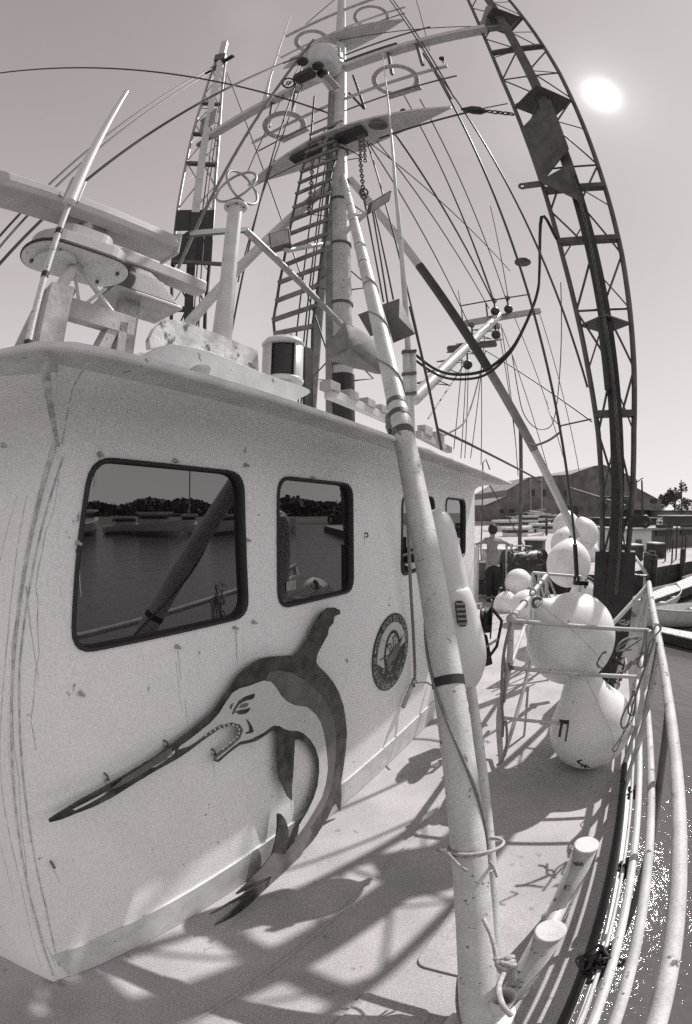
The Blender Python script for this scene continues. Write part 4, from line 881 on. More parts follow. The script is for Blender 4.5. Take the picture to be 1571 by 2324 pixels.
# big plates and lug at the crutch of the right outrigger
def op(z, a, b_): return axr(z)+ND*a+WD*b_
MB().add([op(7.0, -.47, -.1), op(7.3, .10, -.35), op(6.3, .08, -.35), op(5.95, -.44, -.1)]+[op(7.0, -.47, -.07), op(7.3, .10, -.32), op(6.3, .08, -.32), op(5.95, -.44, -.07)], [(0, 1, 2, 3), (7, 6, 5, 4), (0, 4, 5, 1), (1, 5, 6, 2), (2, 6, 7, 3), (3, 7, 4, 0)]).build('side_plate', M_DGREY, OR_)
MB().add([op(6.0, -.44, -.1), op(6.05, .0, -.3), op(5.4, .05, -.35)]+[op(6.0, -.44, -.07), op(6.05, .0, -.27), op(5.4, .05, -.32)], [(0, 1, 2), (5, 4, 3), (0, 3, 4, 1), (1, 4, 5, 2), (2, 5, 3, 0)]).build('side_plate', M_DGREY, OR_)
p = op(5.95, -.48, -.1); MB().bar(p+ND*.05, p-ND*.16, .03, .09, up=UP).torus(p-ND*.19, WD, .04, .018, 14, 6).build('lug', M_DGREY, OR_)
p = op(1.85, .14, -.1); MB().bar(p, p+ND*.19, .03, .13, up=UP).torus(p+ND*.19, WD, .05, .022, 16, 6).build('lug', M_BLACK, OR_)
MB().bar(V((2.97, 4.32, 1.52)), V((2.96, 4.32, .05)), .48, .24, up=WD).build('foot_box', M_BLACK, OR_)
MB().bar(op(4.0, -.05, -.2), op(3.2, -.05, -.2), .09, .10).build('cleat', M_BLACK, OR_, bevel=.02)
p0 = op(7.45, -.50, 0); tgt = az(*c2(540, 497), 7.35)
mb = chain(MB(), [p0, p0.lerp(tgt, .55)], .05, .014); q = p0.lerp(tgt, .6); mb.lathe(p0.lerp(tgt, .55), tgt-p0, [(0, .02), (.10, .07), (.22, .07), (.38, .02)], 8, False)
tag(mb.build('chain_block', M_BLACK), 'short chain with a pulley block sticking out left from the right outrigger', 'chain')
chp = [ay(*c2(1015, 760), axr(6).y-.35), ay(*c2(1085, 1000), axr(5).y-.3), ay(*c2(1150, 1330), axr(4).y-.3), ay(*c4(1195, 30), axr(3.4).y-.25), ay(*c4(1215, 200), axr(3).y-.25), ay(*c4(1235, 470), 3.85), ay(*c4(1250, 700), 3.95), ay(*c4(1240, 950), 4.0), ay(*c4(1225, 1150), 4.05)]
tag(chain(MB(), chp, .026, .008).build('chain', M_DGREY), 'very long chain hanging down the length of the right outrigger', 'chain')
TB_, TT_ = ay(428, 700, 6.6), ay(507, 112, 6.75)
OL_, axl, wdl = outrigger(TB_-(TT_-TB_)*((TB_.z-.95)/(TT_.z-TB_.z)), TT_, V((.93, .36, 0)).normalized(), V((-.36, .93, 0)).normalized(), 'lattice outrigger boom standing upright at the left beyond the wheelhouse', 1.0, 14.2, M_GALV, M_WHITE, [(.9, .25), (5.4, .29), (6.3, .34), (7.5, .35), (8.6, .33), (10.1, .30), (12.3, .20), (15.5, .09)], 7.3)
NL, WL = V((.93, .36, 0)).normalized(), V((-.36, .93, 0)).normalized()
def ol(z, a, b_): return axl(z)+NL*a+WL*b_
for z0, z1 in ((6.2, 6.88), (6.98, 7.5)): MB().bar(ol(z0, 0, -.10), ol(z1, 0, -.10), .72, .03, up=WL).build('side_plate', M_BLACK, OL_)
MB().bar(ol(10.25, 0, -.10), ol(10.9, 0, -.10), .50, .02, up=WD).build('side_plate', M_GALV, OL_)
MB().bar(axl(13.6), axl(15.6), .17, .17).build('tip', M_PIPE, OL_); MB().bar(axl(14.0), axl(14.4), .30, .30).build('head_band', M_DGREY, OL_)
for s_ in (-1, 1): MB().bar(axl(13.9)+ND*.1*s_, axl(13.85)+ND*.5*s_, .12, .18 if s_ < 0 else .06).build('sheave', M_BLACK, OL_)
MB().bar(ol(6.1, -.35, -.3), ol(6.1, .9, -.3), .05, .06).build('cross_bar', M_DGREY, OL_)

# ================================================================== AFT BOOM (pale pole with its own crosstree)
BA, BB = ay(940, 905, 6.2), ay(1133, 716, 9.2)
t_ = thing('cargo_boom', 'pale slanting boom with a crossbar at its upper end, behind the wheelhouse roof', 'boom', BA)
MB().tube([BA, BB], [.10, .085], 16).build('spar', M_PIPE, t_)
MB().bar(ay(1040, 738, 9.2), ay(1225, 706, 9.2), .13, .12).build('cross_bar', M_GALV, t_)
MB().tube([ay(1050, 730, 9.2), ay(1047, 694, 9.2), ay(1203, 668, 9.2)], .018, 8).tube([ay(1107, 722, 9.2), ay(1103, 688, 9.2)], .02, 6).build('rail', M_DGREY, t_)
bd_ = (BB-BA).normalized()
for i in range(7):
    p = BA.lerp(BB, .12+.1*i)
    for sg in (1, -1): MB().tube([p, p+V((.28*sg, -.1, -.05)), p+bd_*.18], .010, 5).build('step', M_DGREY, t_)
for u, v in ((1034, 792), (1105, 782)): 
    p = ay(u, v, 8.3); MB().bar(p-V((.16, 0, .02)), p+V((.2, 0, .04)), .12, .12).build('lamp', M_DGREY, t_, bevel=.01)
MB().tube([ay(1025, 790, 8.3), ay(1140, 770, 8.3)], .02, 6).build('lamp_bar', M_GALV, t_)
p = ay(1113, 722+18, 9.1); MB().bar(p, p+V((.22, 0, .02)), .1, .12).build('lamp', M_GALV, t_)
for lb, u0, v0, v1 in (('pulley block under the left end of the aft crossbar', 1071, 738, 768), ('pulley block hanging from the middle of the aft crossbar', 1124, 730, 762), ('pulley block and hook low on the aft tackle', 1060, 788, 835), ('pulley block above the aft crossbar at its middle', 1122, 682, 706), ('pulley block above the aft crossbar, right one', 1152, 676, 702)):
    a_, b2 = ay(u0, v0, 9.0), ay(u0+1, v1, 9.0); m_ = a_.lerp(b2, .6)
    tag(MB().torus(a_, V((0, 1, 0)), .05, .016, 12, 5).tube([a_, m_], .02, 6).lathe(m_-UP*.12, V((0, 1, .01)), [(-.05, .07), (-.04, .10), (.04, .10), (.05, .07)], 14).build('pulley_block', M_BLACK), lb, 'pulley', 'pulley blocks of the aft boom')

# ================================================================== RIGGING WIRES
def wire(a_, b2, r, lb, m_=M_CABLE, sg=0, mid=None):
    pts = [a_]+(mid or [])+[b2]
    if sg: pts = sag(a_, b2, sg)
    elif mid: pts = curve(pts, 6)
    return tag(MB().tube(pts, r, 6).build('rigging_wire', m_), lb, 'wire', 'rigging wires')
Y_ = ay
wire(az(*c2(350, 240), 9.8), Y_(1310, 1300, 4.6), .016, 'heavy wire from the right mast arm down to the hook on the floats')
wire(az(*c2(352, 250), 9.8), axr(3.3)-ND*.3, .014, 'heavy wire from the right mast arm meeting the lower part of the right outrigger')
tops = [(c2(105, 655), 4.8, (1067, 742), 9.2), (c2(110, 650), 4.8, c2(745, 1230), 9.5), (c2(140, 640), 4.8, (1110, 700), 9.2), (c2(210, 590), 4.8, (1122, 690), 9.2), (c2(262, 430), 4.9, (1121, 688), 9.2), (c2(320, 540), 4.9, (1123, 686), 9.2), (c2(335, 450), 4.9, (1150, 684), 9.2), (c2(655, 935), 9.4, (1154, 680), 9.2), (c2(95, 640), 4.7, c2(330, 1546), 4.7), (c2(120, 960), 4.5, c2(190, 1380), 4.5), (c2(80, 900), 4.5, c2(170, 1370), 4.5), (c2(130, 960), 4.5, c2(215, 1360), 4.5)]
nm_ = ['wire from the crosstree to the left end of the aft crossbar', 'wire slanting from the crosstree past the aft crossbar', 'wire from the crosstree to the rail of the aft crossbar', 'thick stay from the crosstree to the block on the aft crossbar', 'wire from the upper mast to the aft block, upper of two', 'wire from the leaf crosstree tip to the aft block', 'wire from the leaf crosstree to the right aft block', 'short faint whip wire rising above the right aft block', 'wire falling from the crosstree behind the tall whip antenna', 'wire just right of the big pipe, right of three', 'wire just right of the big pipe, left of three', 'wire just right of the big pipe, middle of three']
for (a_, ya, b2, yb), lb in zip(tops, nm_): wire(Y_(*a_, ya), Y_(*b2, yb), .011 if 'thick' not in lb else .018, lb)
wire(Y_(*c4(545, 5), 4.5), Y_(*c4(545, 5), 4.5)+V((.2, .2, -.1)), .012, 'short wire end beside the tall whip antenna') if 0 else None
# verticals hanging from the aft boom
for k_, (u0, v0, u1, v1, y_) in enumerate(((1058, 830, 1046, 1040, 8.8), (1063, 835, 1055, 1040, 8.8), (1050, 800, 1030, 1020, 8.8), (1092, 830, 1092, 1055, 9), (1100, 765, 1068, 1040, 9), (1130, 740, 1170, 1000, 9), (1137, 735, 1176, 1080, 9), (1225, 712, 1320, 1100, 9.4), (1140, 745, 1260, 1130, 9.4), (1155, 690, 1300, 1115, 9.5), (1040, 660, 1050, 720, 9.3))):
    wire(Y_(u0, v0, y_), Y_(u1, v1, y_), .009, ('tackle wire under the lower aft block, left of the pair', 'tackle wire under the lower aft block, right of the pair', 'thin wire left of the aft tackle', 'single wire right of the aft tackle', 'thin wire leaning left from the aft crossbar', 'wire from the middle of the aft crossbar, left of two', 'wire from the middle of the aft crossbar, right of two', 'wire from the right tip of the aft crossbar down to the shed', 'faint wire slanting down between the aft crossbar and the outrigger', 'faint wire from the right aft block down behind the outrigger', 'thin aerial post above the left end of the aft crossbar')[k_])
wire(Y_(1172, 840, 9), Y_(1200, 700, 9), .012, 'slack wire loop left of the right outrigger', mid=[Y_(1190, 960, 9), Y_(1225, 972, 9), Y_(1255, 950, 9), Y_(1268, 850, 9), Y_(1262, 760, 9)]) if 0 else None
wire(Y_(*cB(1000, 700), 8), Y_(*cB(1400, 100), 7), .010, 'slack wire hanging in a loop left of the right outrigger', mid=[Y_(*cB(1050, 1000), 8), Y_(*cB(1100, 1190), 8), Y_(*cB(1200, 1300), 8), Y_(*cB(1310, 1290), 8), Y_(*cB(1360, 1150), 7.6), Y_(*cB(1400, 700), 7.2)])
wire(Y_(*cB(780, 660), 8), Y_(*cB(1655, 1245), 5), .011, 'wire slanting right from the aft lamps to the right outrigger')
wire(Y_(*cB(1290, 1070), 7), Y_(*cB(1400, 1290), 5.5), .011, 'short slack wire joining two stays left of the outrigger', mid=[Y_(*cB(1310, 1180), 6.5)])
wire(Y_(*cB(1130, 1430), 5), Y_(*cB(1400, 1330), 5), .016, 'sagging rope between the stay pole and the heavy wire', m_=M_DROPE, mid=[Y_(*cB(1190, 1440), 5), Y_(*cB(1300, 1400), 5)])
wire(Y_(*cB(1400, 1280), 5), Y_(*cB(1650, 1225), 4.6), .010, 'thin wire from the heavy wire across to the right outrigger')
wire(Y_(*cB(440, 1360), 6), Y_(*cB(780, 670), 8), .013, 'curved rope rising from the roof edge to the aft lamps', m_=M_DROPE, mid=[Y_(*cB(590, 1270), 6.4), Y_(*cB(660, 1130), 7), Y_(*cB(730, 880), 7.5)])
wire(Y_(*cB(310, 1220), 6), Y_(*cB(610, 770), 8), .011, 'thin wire from the boom foot up to the aft block')
wire(Y_(*cB(390, 1305), 4.2), Y_(*cB(1250, 1740), 7.2), .015, 'straight wire descending right from the roof rack over the shed')
wire(Y_(*cB(160, 300), 3.4), Y_(*cB(420, 1480), 3.6), .012, 'wire falling from above to the roof edge right of the pipe')
for k_, dv in enumerate((0, 40)):
    pts = [Y_(*cB(x, y+dv*f_), 5.0) for x, y, f_ in ((1225, 0, 0), (1215, 150, 0), (1160, 330, 0), (1030, 600, .3), (900, 740, .8), (760, 830, 1), (600, 858, 1), (450, 845, 1), (330, 790, 1), (200, 690, 1.2))]
    tag(MB().tube(curve([op(5.15, -.40, 0), Y_(*c2(888, 985), 3.8)]+pts, 5), .020 if k_ == 0 else .016, 8).build('hanging_hose', M_RUB), ('thick black hose hanging in a long loop from the right outrigger, upper one', 'black hose hanging just below the thick one')[k_], 'hose')
# stays on the left
wire(az(-60, 175, 11), az(760, 262, 8.6), .019, 'long cable crossing the sky high on the left')
wire(az(-40, 583, 5), axl(13.9), .022, 'upper of two parallel stays running to the head of the left outrigger')
wire(az(-40, 610, 4.8), axl(13.6), .022, 'lower of two parallel stays running to the head of the left outrigger')
wire(az(-40, 645, 4.2), az(705, 120, 11.5), .022, 'thick cable rising diagonally from the left edge to the masthead')
wire(Y_(405, 608, 5.0), az(712, 90, 10.5), .026, 'thick brown rope slanting across the left outrigger to the masthead', m_=M_DROPE)
wire(Y_(515, 165, 7.2), Y_(770, 880, 5.2), .012, 'thin wire from the left outrigger head to the foot of the mast')
wire(Y_(512, 170, 7.0), Y_(438, 800, 6.4), .012, 'wire running down inside the left outrigger, left of two'); wire(Y_(516, 170, 7.0), Y_(450, 800, 6.4), .012, 'wire running down inside the left outrigger, right of two')
wire(az(690, 140, 10.5), Y_(525, 760, 5), .013, 'wire from the masthead down past the loop antenna post')
wire(az(700, 160, 10.5), Y_(540, 640, 5.6), .011, 'second wire from the masthead passing the left hoop')
wire(az(640, 60, 13), az(490, 175, 10), .010, 'wire between the top spar and the left outrigger') if 0 else None
wire(az(695, 55, 13.5), az(810, -40, 13.5), .012, 'wire with insulators above the top spar')
wire(az(700, 115, 12), az(560, 395, 7.5), .010, 'thin wire linking the tips of the two left crosstrees')
wire(az(870, -20, 13.5), az(1025, 225, 7.6), .013, 'wire linking the upper and lower right crosstree tips, inner one'); wire(az(885, -10, 13.5), az(1031, 222, 7.6), .013, 'wire linking the upper and lower right crosstree tips, outer one')
wire(az(945, 0, 13), az(975, 115, 10), .008, 'fine wire above the right mast arm')
wire(az(600, 345, 8.8), az(1290, 160, 9.3), .009, 'thin line passing above the arms toward the right outrigger') if 0 else None
wire(az(*cT(960, 1025), 7.3), az(*c2(735, 470), 7.5), .010, 'upper of two thin lines from the lower crosstree to the chain block'); wire(az(*cT(965, 1030), 7.2), az(*c2(560, 510), 7.2), .010, 'lower of two thin lines from the lower crosstree to the chain block')
wire(az(*cT(0, 1400), 7.3), az(*cT(560, 1130), 7.3), .010, 'thin line from the lower crosstree out to the left'); 
wire(az(770, 92, 11.3), az(1160, 62, 10.6), .013, 'wire from the mast to the head of the right outrigger')
wire(Y_(300, 720, 2.5), Y_(430, 440, 6), .004, 'very fine aerial wire between the radars') if 0 else None
# disc on the heavy wire
p = ay(1187, 597, 6.5); tag(MB().lathe(p, UP, [(0, .02), (.01, .15), (.03, .15), (.04, .02)], 24).build('wire_disc', M_DGREY), 'round dark disc threaded on the heavy wire', 'disc')
# ================================================================== FLOATS
def sang(u, v, r): return (ray(u-r, v).angle(ray(u+r, v))+ray(u, v-r).angle(ray(u, v+r)))/4
def nkf(k, w_): return lambda a, b_=0: 1+k*math.exp(-(a/w_)**2)
def sR(u, v, r, R): return ray(u, v)*(R/math.sin(sang(u, v, r)))+EYE
def onsph(u, v, c, R):
    q = ray(u, v); oc = EYE-c; b_ = q.dot(oc); d_ = b_*b_-(oc.length_squared-R*R); t_ = -b_-math.sqrt(max(0, d_)); return EYE+q*t_
NK = {}
def onf(u, v, c, R, key):
    ax, k, w_ = NK[key]; r = R
    for _ in range(6): p = onsph(u, v, c, r); a = (p-c).angle(ax); r = R*(1+k*math.exp(-(a/w_)**2))
    return onsph(u, v, c, r+.003)
def flt(c, R, ax, lb, neck=.35, nw=.30, group='white trawl floats'):
    ax = V(ax).normalized()
    t_ = thing('trawl_float', lb, 'float', c-UP*R, group)
    MB().sph(c, R, 48, 32, ax=ax, fn=lambda a, b_: 1+neck*math.exp(-(a/nw)**2)).build('body', M_FLOAT, t_)
    X, Y, Z = frame(ax); MB().tube([c+(Z*math.cos(q)+X*math.sin(q))*(R+.0005)*(1+neck*math.exp(-(abs(math.atan2(math.sin(q), math.cos(q)))/nw)**2)) for q in [i*2*PI/48 for i in range(49)]], .0014, 4).build('seam', M_WOOD, t_)
    return t_
def eyelet(t_, c, R, ax, neck):
    ax = V(ax).normalized(); p = c+ax*R*(1+neck*.95); X, Y, Z = frame(ax)
    MB().torus(p, X, .035, .014, 16, 8).tube([p-ax*.05, p-ax*.01], .045, 14).build('eyelet', M_DGREY, t_)
c1_, R1 = sR(1297, 1449, 104, .36), .36
d1 = (ay(1205, 1352, c1_.y)-c1_); f1 = flt(c1_, .355, d1, 'largest white float, standing on the snowman-shaped one inside the pipe cage', .26, .24); eyelet(f1, c1_, .355, d1, .26)

c2f, R2 = fl(1343, 1650, .34), .335
d2 = ay(1318, 1545, c2f.y+.04)-c2f; f2 = flt(c2f, .335, d2, 'low white float with a broad neck and black painted marks, resting on the deck', .58, .42)
NK[f1.name] = (d1.normalized(), .26, .24); NK[f2.name] = (d2.normalized(), .58, .42)
def mark(t_, c, R, pts, m_=M_INK, w_=.012, nm='mark'):
    P_ = [onf(u, v, c, R, t_.name) for u, v in pts]; mb = MB(); vs = []
    for i, p in enumerate(P_):
        nr = (p-c).normalized(); d_ = (P_[min(i+1, len(P_)-1)]-P_[max(0, i-1)]).normalized(); s_ = nr.cross(d_).normalized()
        vs += [p+s_*w_*(1-.3*(i % 2)), p-s_*w_]
    mb.add(vs, [(2*i, 2*i+1, 2*i+3, 2*i+2) for i in range(len(P_)-1)]).build(nm, m_, t_)
def dF(*P): return [cF(*p) for p in P]
mark(f1, c1_, .355, dF((905, 712), (880, 715), (850, 760), (833, 800), (845, 825), (875, 835), (868, 860)), M_DGREY, .008)
mark(f2, c2f, .335, dF((535, 1248), (575, 1250), (612, 1256)), M_INK, .016); mark(f2, c2f, .335, dF((560, 1255), (548, 1310), (538, 1370)), M_INK, .014); mark(f2, c2f, .335, dF((606, 1262), (600, 1320), (585, 1405)), M_DGREY, .009)
mark(f2, c2f, .335, dF((712, 1552), (682, 1560), (695, 1580), (715, 1582), (712, 1600)), M_INK, .010); mark(f2, c2f, .335, dF((722, 1592), (775, 1608)), M_INK, .010); mark(f2, c2f, .335, dF((748, 1588), (738, 1612)), M_INK, .010)
for cc_, RR, a_, tt, nk in ((c1_, .355, V((.9, -.2, -.5)), f1, 0.0), ):
    pass
# star-shaped black cuffs where the ropes are tied on
for u, v, lb in ((1402, 1500, 'torn black rubber cuff on the right of the largest float'), (1395, 1545, 'torn black rubber cuff between the two near floats')):
    c = onsph(u-6, v, c1_ if v < 1520 else c2f, .36); mb = MB()
    for i in range(8):
        a = i*.785+.3; d_ = V((math.cos(a), -.3, math.sin(a))); mb.add([c+V((.02*math.cos(a+1.5), 0, .02*math.sin(a+1.5))), c-V((.02*math.cos(a+1.5), 0, .02*math.sin(a+1.5))), c+d_*random.uniform(.05, .11)], [(0, 1, 2), (2, 1, 0)])
    mb.sph(c, .034, 10, 8); tag(mb.build('rubber_cuff', M_RUB), lb, 'rubber cuff', 'rubber cuffs on the floats')
FL = [(1148, 1371, 28, .25, (0, -.2, 1), 'small round white float on the deck, leftmost behind the hose reel'), (1190, 1375, 34, .27, (.3, 0, 1), 'small white float on the deck touching the leftmost one'),
      (1176, 1322, 31, .29, (1, 0, .25), 'white float lying behind the two small ones with a dark end'), (1291, 1280, 52, .36, (.2, .2, 1), 'large white float in the middle of the pile, directly left of the outrigger foot'),
      (1285, 1234, 36, .34, (.3, .1, 1), 'white float above the middle of the pile, behind the pole end'), (1324, 1213, 36, .35, (-.3, 0, 1), 'white float high in the pile touching the outrigger'),
      (1286, 1194, 32, .33, (0, 0, 1), 'topmost white float of the pile'), (1340, 1255, 22, .26, (0, 0, 1), 'white float low in the pile, half hidden by the outrigger'),
      (1330, 1356, 40, .30, (-.1, -.1, 1), 'white float with dark straps just above the largest float'), (1413, 1304, 27, .30, (0, 0, 1), 'white float right of the outrigger foot')]
for u, v, r, R, ax, lb in FL:
    c = sR(u, v, r, R); t_ = flt(c, R, ax, lb, .12, .35); eyelet(t_, c, R, ax, .12)
    if 'straps' in lb or 'dark end' in lb:
        X, Y, Z = frame(V(ax)); mb = MB()
        for k_ in range(5):
            a = k_*1.25; pts = [c+(Z*math.cos(q)+(X*math.cos(a)+Y*math.sin(a))*math.sin(q))*(R+.012)*(1+.12*math.exp(-(q/.35)**2)) for q in [i*.12 for i in range(7)]]; mb.tube(pts, .022, 6)
        mb.build('strap', M_BLACK, t_)

# ================================================================== PIPE CAGE round the floats
a0 = V((1.11, 2.85, 0)); h3 = (1.22, .88, .48)
e_ = [fl(1472, 1431, 1.15), fl(1466, 1537, .80), fl(1446, 1650, .40)]
s_a = [ay(1160, 1408, 2.85), ay(1155, 1515, 2.84), ay(1133, 1628, 2.86)]
t_ = thing('float_cage', 'white pipe cage with three cross bars holding the two big floats', 'cage', V((1.17, 2.82, 0)))
for i in range(3): MB().tube([s_a[i], e_[i]], .015 if i < 2 else .013, 10).build('bar', M_RAIL, t_)
MB().tube(curve([s_a[0]+UP*.01, s_a[1], s_a[2], V((1.17, 2.82, 0))], 4), .023, 12).build('post', M_RAIL, t_)
tr_ = ay(1242, 1303, 4.9); ag = ay(1205, 1351, 3.95)
MB().tube([s_a[0]+UP*.01, ag, tr_], .025, 12).build('top_rail', M_PIPE, t_)
for f_ in (.04, .36, .46, .72): p = s_a[0].lerp(tr_, f_) if f_ > .4 else s_a[0].lerp(ag, f_*1.6); MB().torus(p+UP*.005, tr_-s_a[0], .028, .011, 16, 6).build('rope_turn', M_ROPE, t_)
MB().sph(s_a[0]+UP*.01, .036, 14, 10).build('corner_joint', M_RAIL, t_)
MB().tube([e_[0], e_[1], e_[2], drop(e_[2]+V((-.02, .02, 0)), 0)], .024, 12).build('post', M_RAIL, t_)
MB().tube([tr_, V((tr_.x+.02, tr_.y, 0))], .022, 10).build('post', M_RAIL, t_)
MB().tube([s_a[1]+V((.01, .02, -.02)), s_a[1].lerp(ag, .75)+UP*-.12, V((ag.x, ag.y, .75))], .016, 8).build('brace', M_PIPE, t_)
MB().tube([V((1.18, 2.86, .12)), V((1.50, 3.35, .60)), V((1.62, 3.5, .85))], .017, 8).build('brace', M_PIPE, t_)
MB().tube([V((1.55, 3.35, .0)), V((1.52, 3.35, .5))], .012, 8).build('brace', M_RAIL, t_)
a5, a6 = ay(1210, 1300, 5.2), ay(1318, 1309, 5.2)
t_ = thing('float_cage', 'second white pipe cage farther aft round the pile of floats', 'cage', drop(a5, 0))
MB().tube([a5, a6], .02, 10).build('top_rail', M_PIPE, t_)
for q in (a5, a5.lerp(a6, .12), a6): MB().tube([q, drop(q, 0)], .022, 10).build('post', M_RAIL, t_)
MB().tube([ay(1425, 1300, 5.4), ay(1470, 1308, 5.0), ay(1440, 1260, 7)], .024, 10).build('top_rail', M_PIPE, t_)
for u in (1436, 1464): q = ay(u, 1305, 5.1); MB().tube([q, q-UP*1.0], .02, 10).build('post', M_RAIL, t_)
for i in range(4): MB().tube([a5.lerp(tr_, i/3)+UP*.0, a5.lerp(tr_, i/3)+V((.25, .05, -.75+.1*i))], .013, 6).build('brace', M_RAIL, t_)
# hook and wire end on the floats
p = ay(1309, 1308, 4.6); tag(MB().tube([ay(1305, 1235, 4.55), p], .028, 8).torus(p-UP*.03, V((1, 0, 0)), .045, .018, 14, 6).bar(p+V((-.03, 0, -.07)), p+V((.16, 0, -.09)), .05, .05).build('wire_hook', M_BLACK), 'black hook and swivel at the lower end of the heavy wire on the floats', 'hook')
# ropes on the cage
def rp(P, y0, y1, r, m_=M_ROPE, mb=None):
    n_ = len(P); return (mb or MB()).tube(curve([ay(*cF(*p), y0+(y1-y0)*i/(n_-1)) for i, p in enumerate(P)], 5), r, 6)
mb = rp([(165, 480), (140, 560), (110, 700), (95, 850), (90, 1100), (100, 1250), (95, 1370)], 2.80, 2.72, .011); rp([(120, 1240), (130, 1330), (125, 1450), (95, 1550), (55, 1590)], 2.72, 2.55, .010, mb=mb); rp([(110, 750), (118, 900), (110, 1100)], 2.78, 2.74, .009, mb=mb)
tag(mb.build('hanging_rope', M_DROPE), 'grey rope hanging down the left post of the float cage', 'rope')
mb = MB(); Yr = 2.22
for P in ([(1270, 545), (1262, 500), (1300, 490), (1325, 520), (1300, 570)], [(1262, 560), (1290, 500), (1318, 505), (1322, 540), (1240, 640), (1210, 800), (1160, 950), (1120, 1050)], [(1210, 530), (1185, 680), (1150, 800), (1170, 830), (1195, 800), (1215, 620), (1218, 540)], [(1280, 600), (1230, 760), (1180, 900), (1130, 1060)], [(1130, 1020), (1060, 1140), (1020, 1240), (1030, 1300), (1070, 1270), (1110, 1120), (1135, 1030)], [(1135, 1030), (1120, 1200), (1070, 1290), (1000, 1400), (950, 1465), (985, 1470), (1050, 1290)], [(1130, 1010), (1085, 1100), (1075, 1180), (1110, 1200), (1130, 1100)], [(1300, 640), (1250, 900), (1200, 1150), (1190, 1290)], [(1100, 690), (1020, 700), (990, 690), (1050, 640), (1110, 600), (1180, 590)], [(1180, 600), (1060, 680), (985, 700), (1010, 640), (1080, 600), (1160, 610)], [(1050, 460), (1000, 480), (1060, 500), (1080, 470), (1020, 500)], [(1190, 720), (1110, 790), (1080, 830), (1040, 860), (1000, 865)], [(1200, 700), (1130, 800), (1100, 780), (1060, 840)]):
    rp(P, Yr-.05, Yr+.02, random.uniform(.004, .008), mb=mb)
mb.sph(ay(*cF(1125, 1020), 2.2), .022, 10, 8)
tag(mb.build('rope_coil', M_DROPE), 'tangle of grey ropes and cords tied to the right post of the float cage', 'rope')

# ================================================================== FIBREGLASS CAPSULE beside the pipe
yc = 2.35
t_ = thing('fibreglass_capsule', 'white two-part fibreglass capsule with a slotted vent, behind the big pipe', 'capsule', ay(1066, 1562, yc-.1))
def shell(L_, nm, flat=.8):
    mb = MB(); P_ = curve([ay(u, v, yc+dy) for u, v, r, dy in L_], 6); R_ = [p.x for p in curve([(r, 0, 0) for u, v, r, dy in L_], 6)]; return mb.tube(P_, R_, 26).build(nm, M_FGL, t_)
shell([(978, 1160, .02, .0), (982, 1168, .060, 0), (990, 1190, .088, 0), (1000, 1240, .100, 0), (1010, 1290, .106, 0), (1020, 1340, .108, 0), (1028, 1385, .108, 0), (1032, 1398, .09, 0)], 'upper_shell')
shell([(1026, 1336, .05, -.03), (1029, 1344, .088, -.03), (1034, 1370, .104, -.05), (1042, 1420, .118, -.06), (1050, 1470, .126, -.07), (1056, 1505, .118, -.07), (1062, 1540, .080, -.08), (1066, 1556, .045, -.08), (1067, 1562, .02, -.08)], 'lower_shell')
MB().tube(curve([ay(u, v, yc-.04) for u, v in ((1040, 1175), (1058, 1240), (1072, 1320), (1088, 1390), (1102, 1460), (1104, 1490), (1090, 1525), (1072, 1556))], 5), .0045, 6).build('seam', M_MID, t_) if 0 else None
MB().tube(curve([ay(1066, v, yc-.08-.0) for v in (1560, 1590)], 2), .018, 12).lathe(ay(1068, 1566, yc-.09)-UP*.04, UP, [(0, .018), (.005, .028), (.03, .028), (.035, .02)], 16).build('stem', M_WHITE, t_)
vy = yc-.062-.113; vc = ay(1046, 1392, vy); vr = (ay(1054, 1392, vy)-vc).normalized(); vu = (ay(1043, 1362, vy)-ay(1050, 1420, vy)).normalized(); vn = vr.cross(vu).normalized()
if vn.y > 0: vn = -vn
MB().slab(rrect(-.026, -.068, .026, .068, .02), lambda a, b_: vc+vr*a+vu*b_-vn*.0, vn, .010).build('vent', M_BLACK, t_)
for i in range(5): p = vc+vu*(-.052+.026*i)+vn*.013; MB().bar(p-vr*.022, p+vr*.022, .006, .012, up=vu).build('vent_slat', M_MID, t_)
# black hose reel
rc = ay(1098, 1405, 3.6)
t_ = thing('hose_reel', 'black reel and bracket fixed to the wheelhouse side below the capsule', 'reel', rc-UP*.35)
MB().lathe(rc-V((.05, .05, 0)), V((.75, -.25, 0)), [(0, .15), (.012, .15), (.014, .085), (.09, .085), (.092, .15), (.105, .15)], 28).build('drum', M_BLACK, t_)
for i in range(6): MB().torus(rc+V((.0+.008*i, -.04, 0)), V((.75, -.25, 0)), .10, .010, 24, 6).build('hose_turn', M_RUB, t_)
MB().bar(rc+V((-.05, 0, -.15)), rc+V((.02, 0, -.42)), .16, .10, up=(0, 1, 0)).build('box', M_BLACK, t_, bevel=.01)
MB().tube([rc+V((.03, -.1, .12)), rc+V((.13, -.1, -.0)), rc+V((.10, -.1, -.22)), rc+V((.03, -.1, -.32))], .014, 8).build('frame', M_BLACK, t_)
MB().tube([rc+V((-.02, -.12, -.22)), rc+V((.10, -.12, -.15))], .011, 8).build('handle', M_GALV, t_)

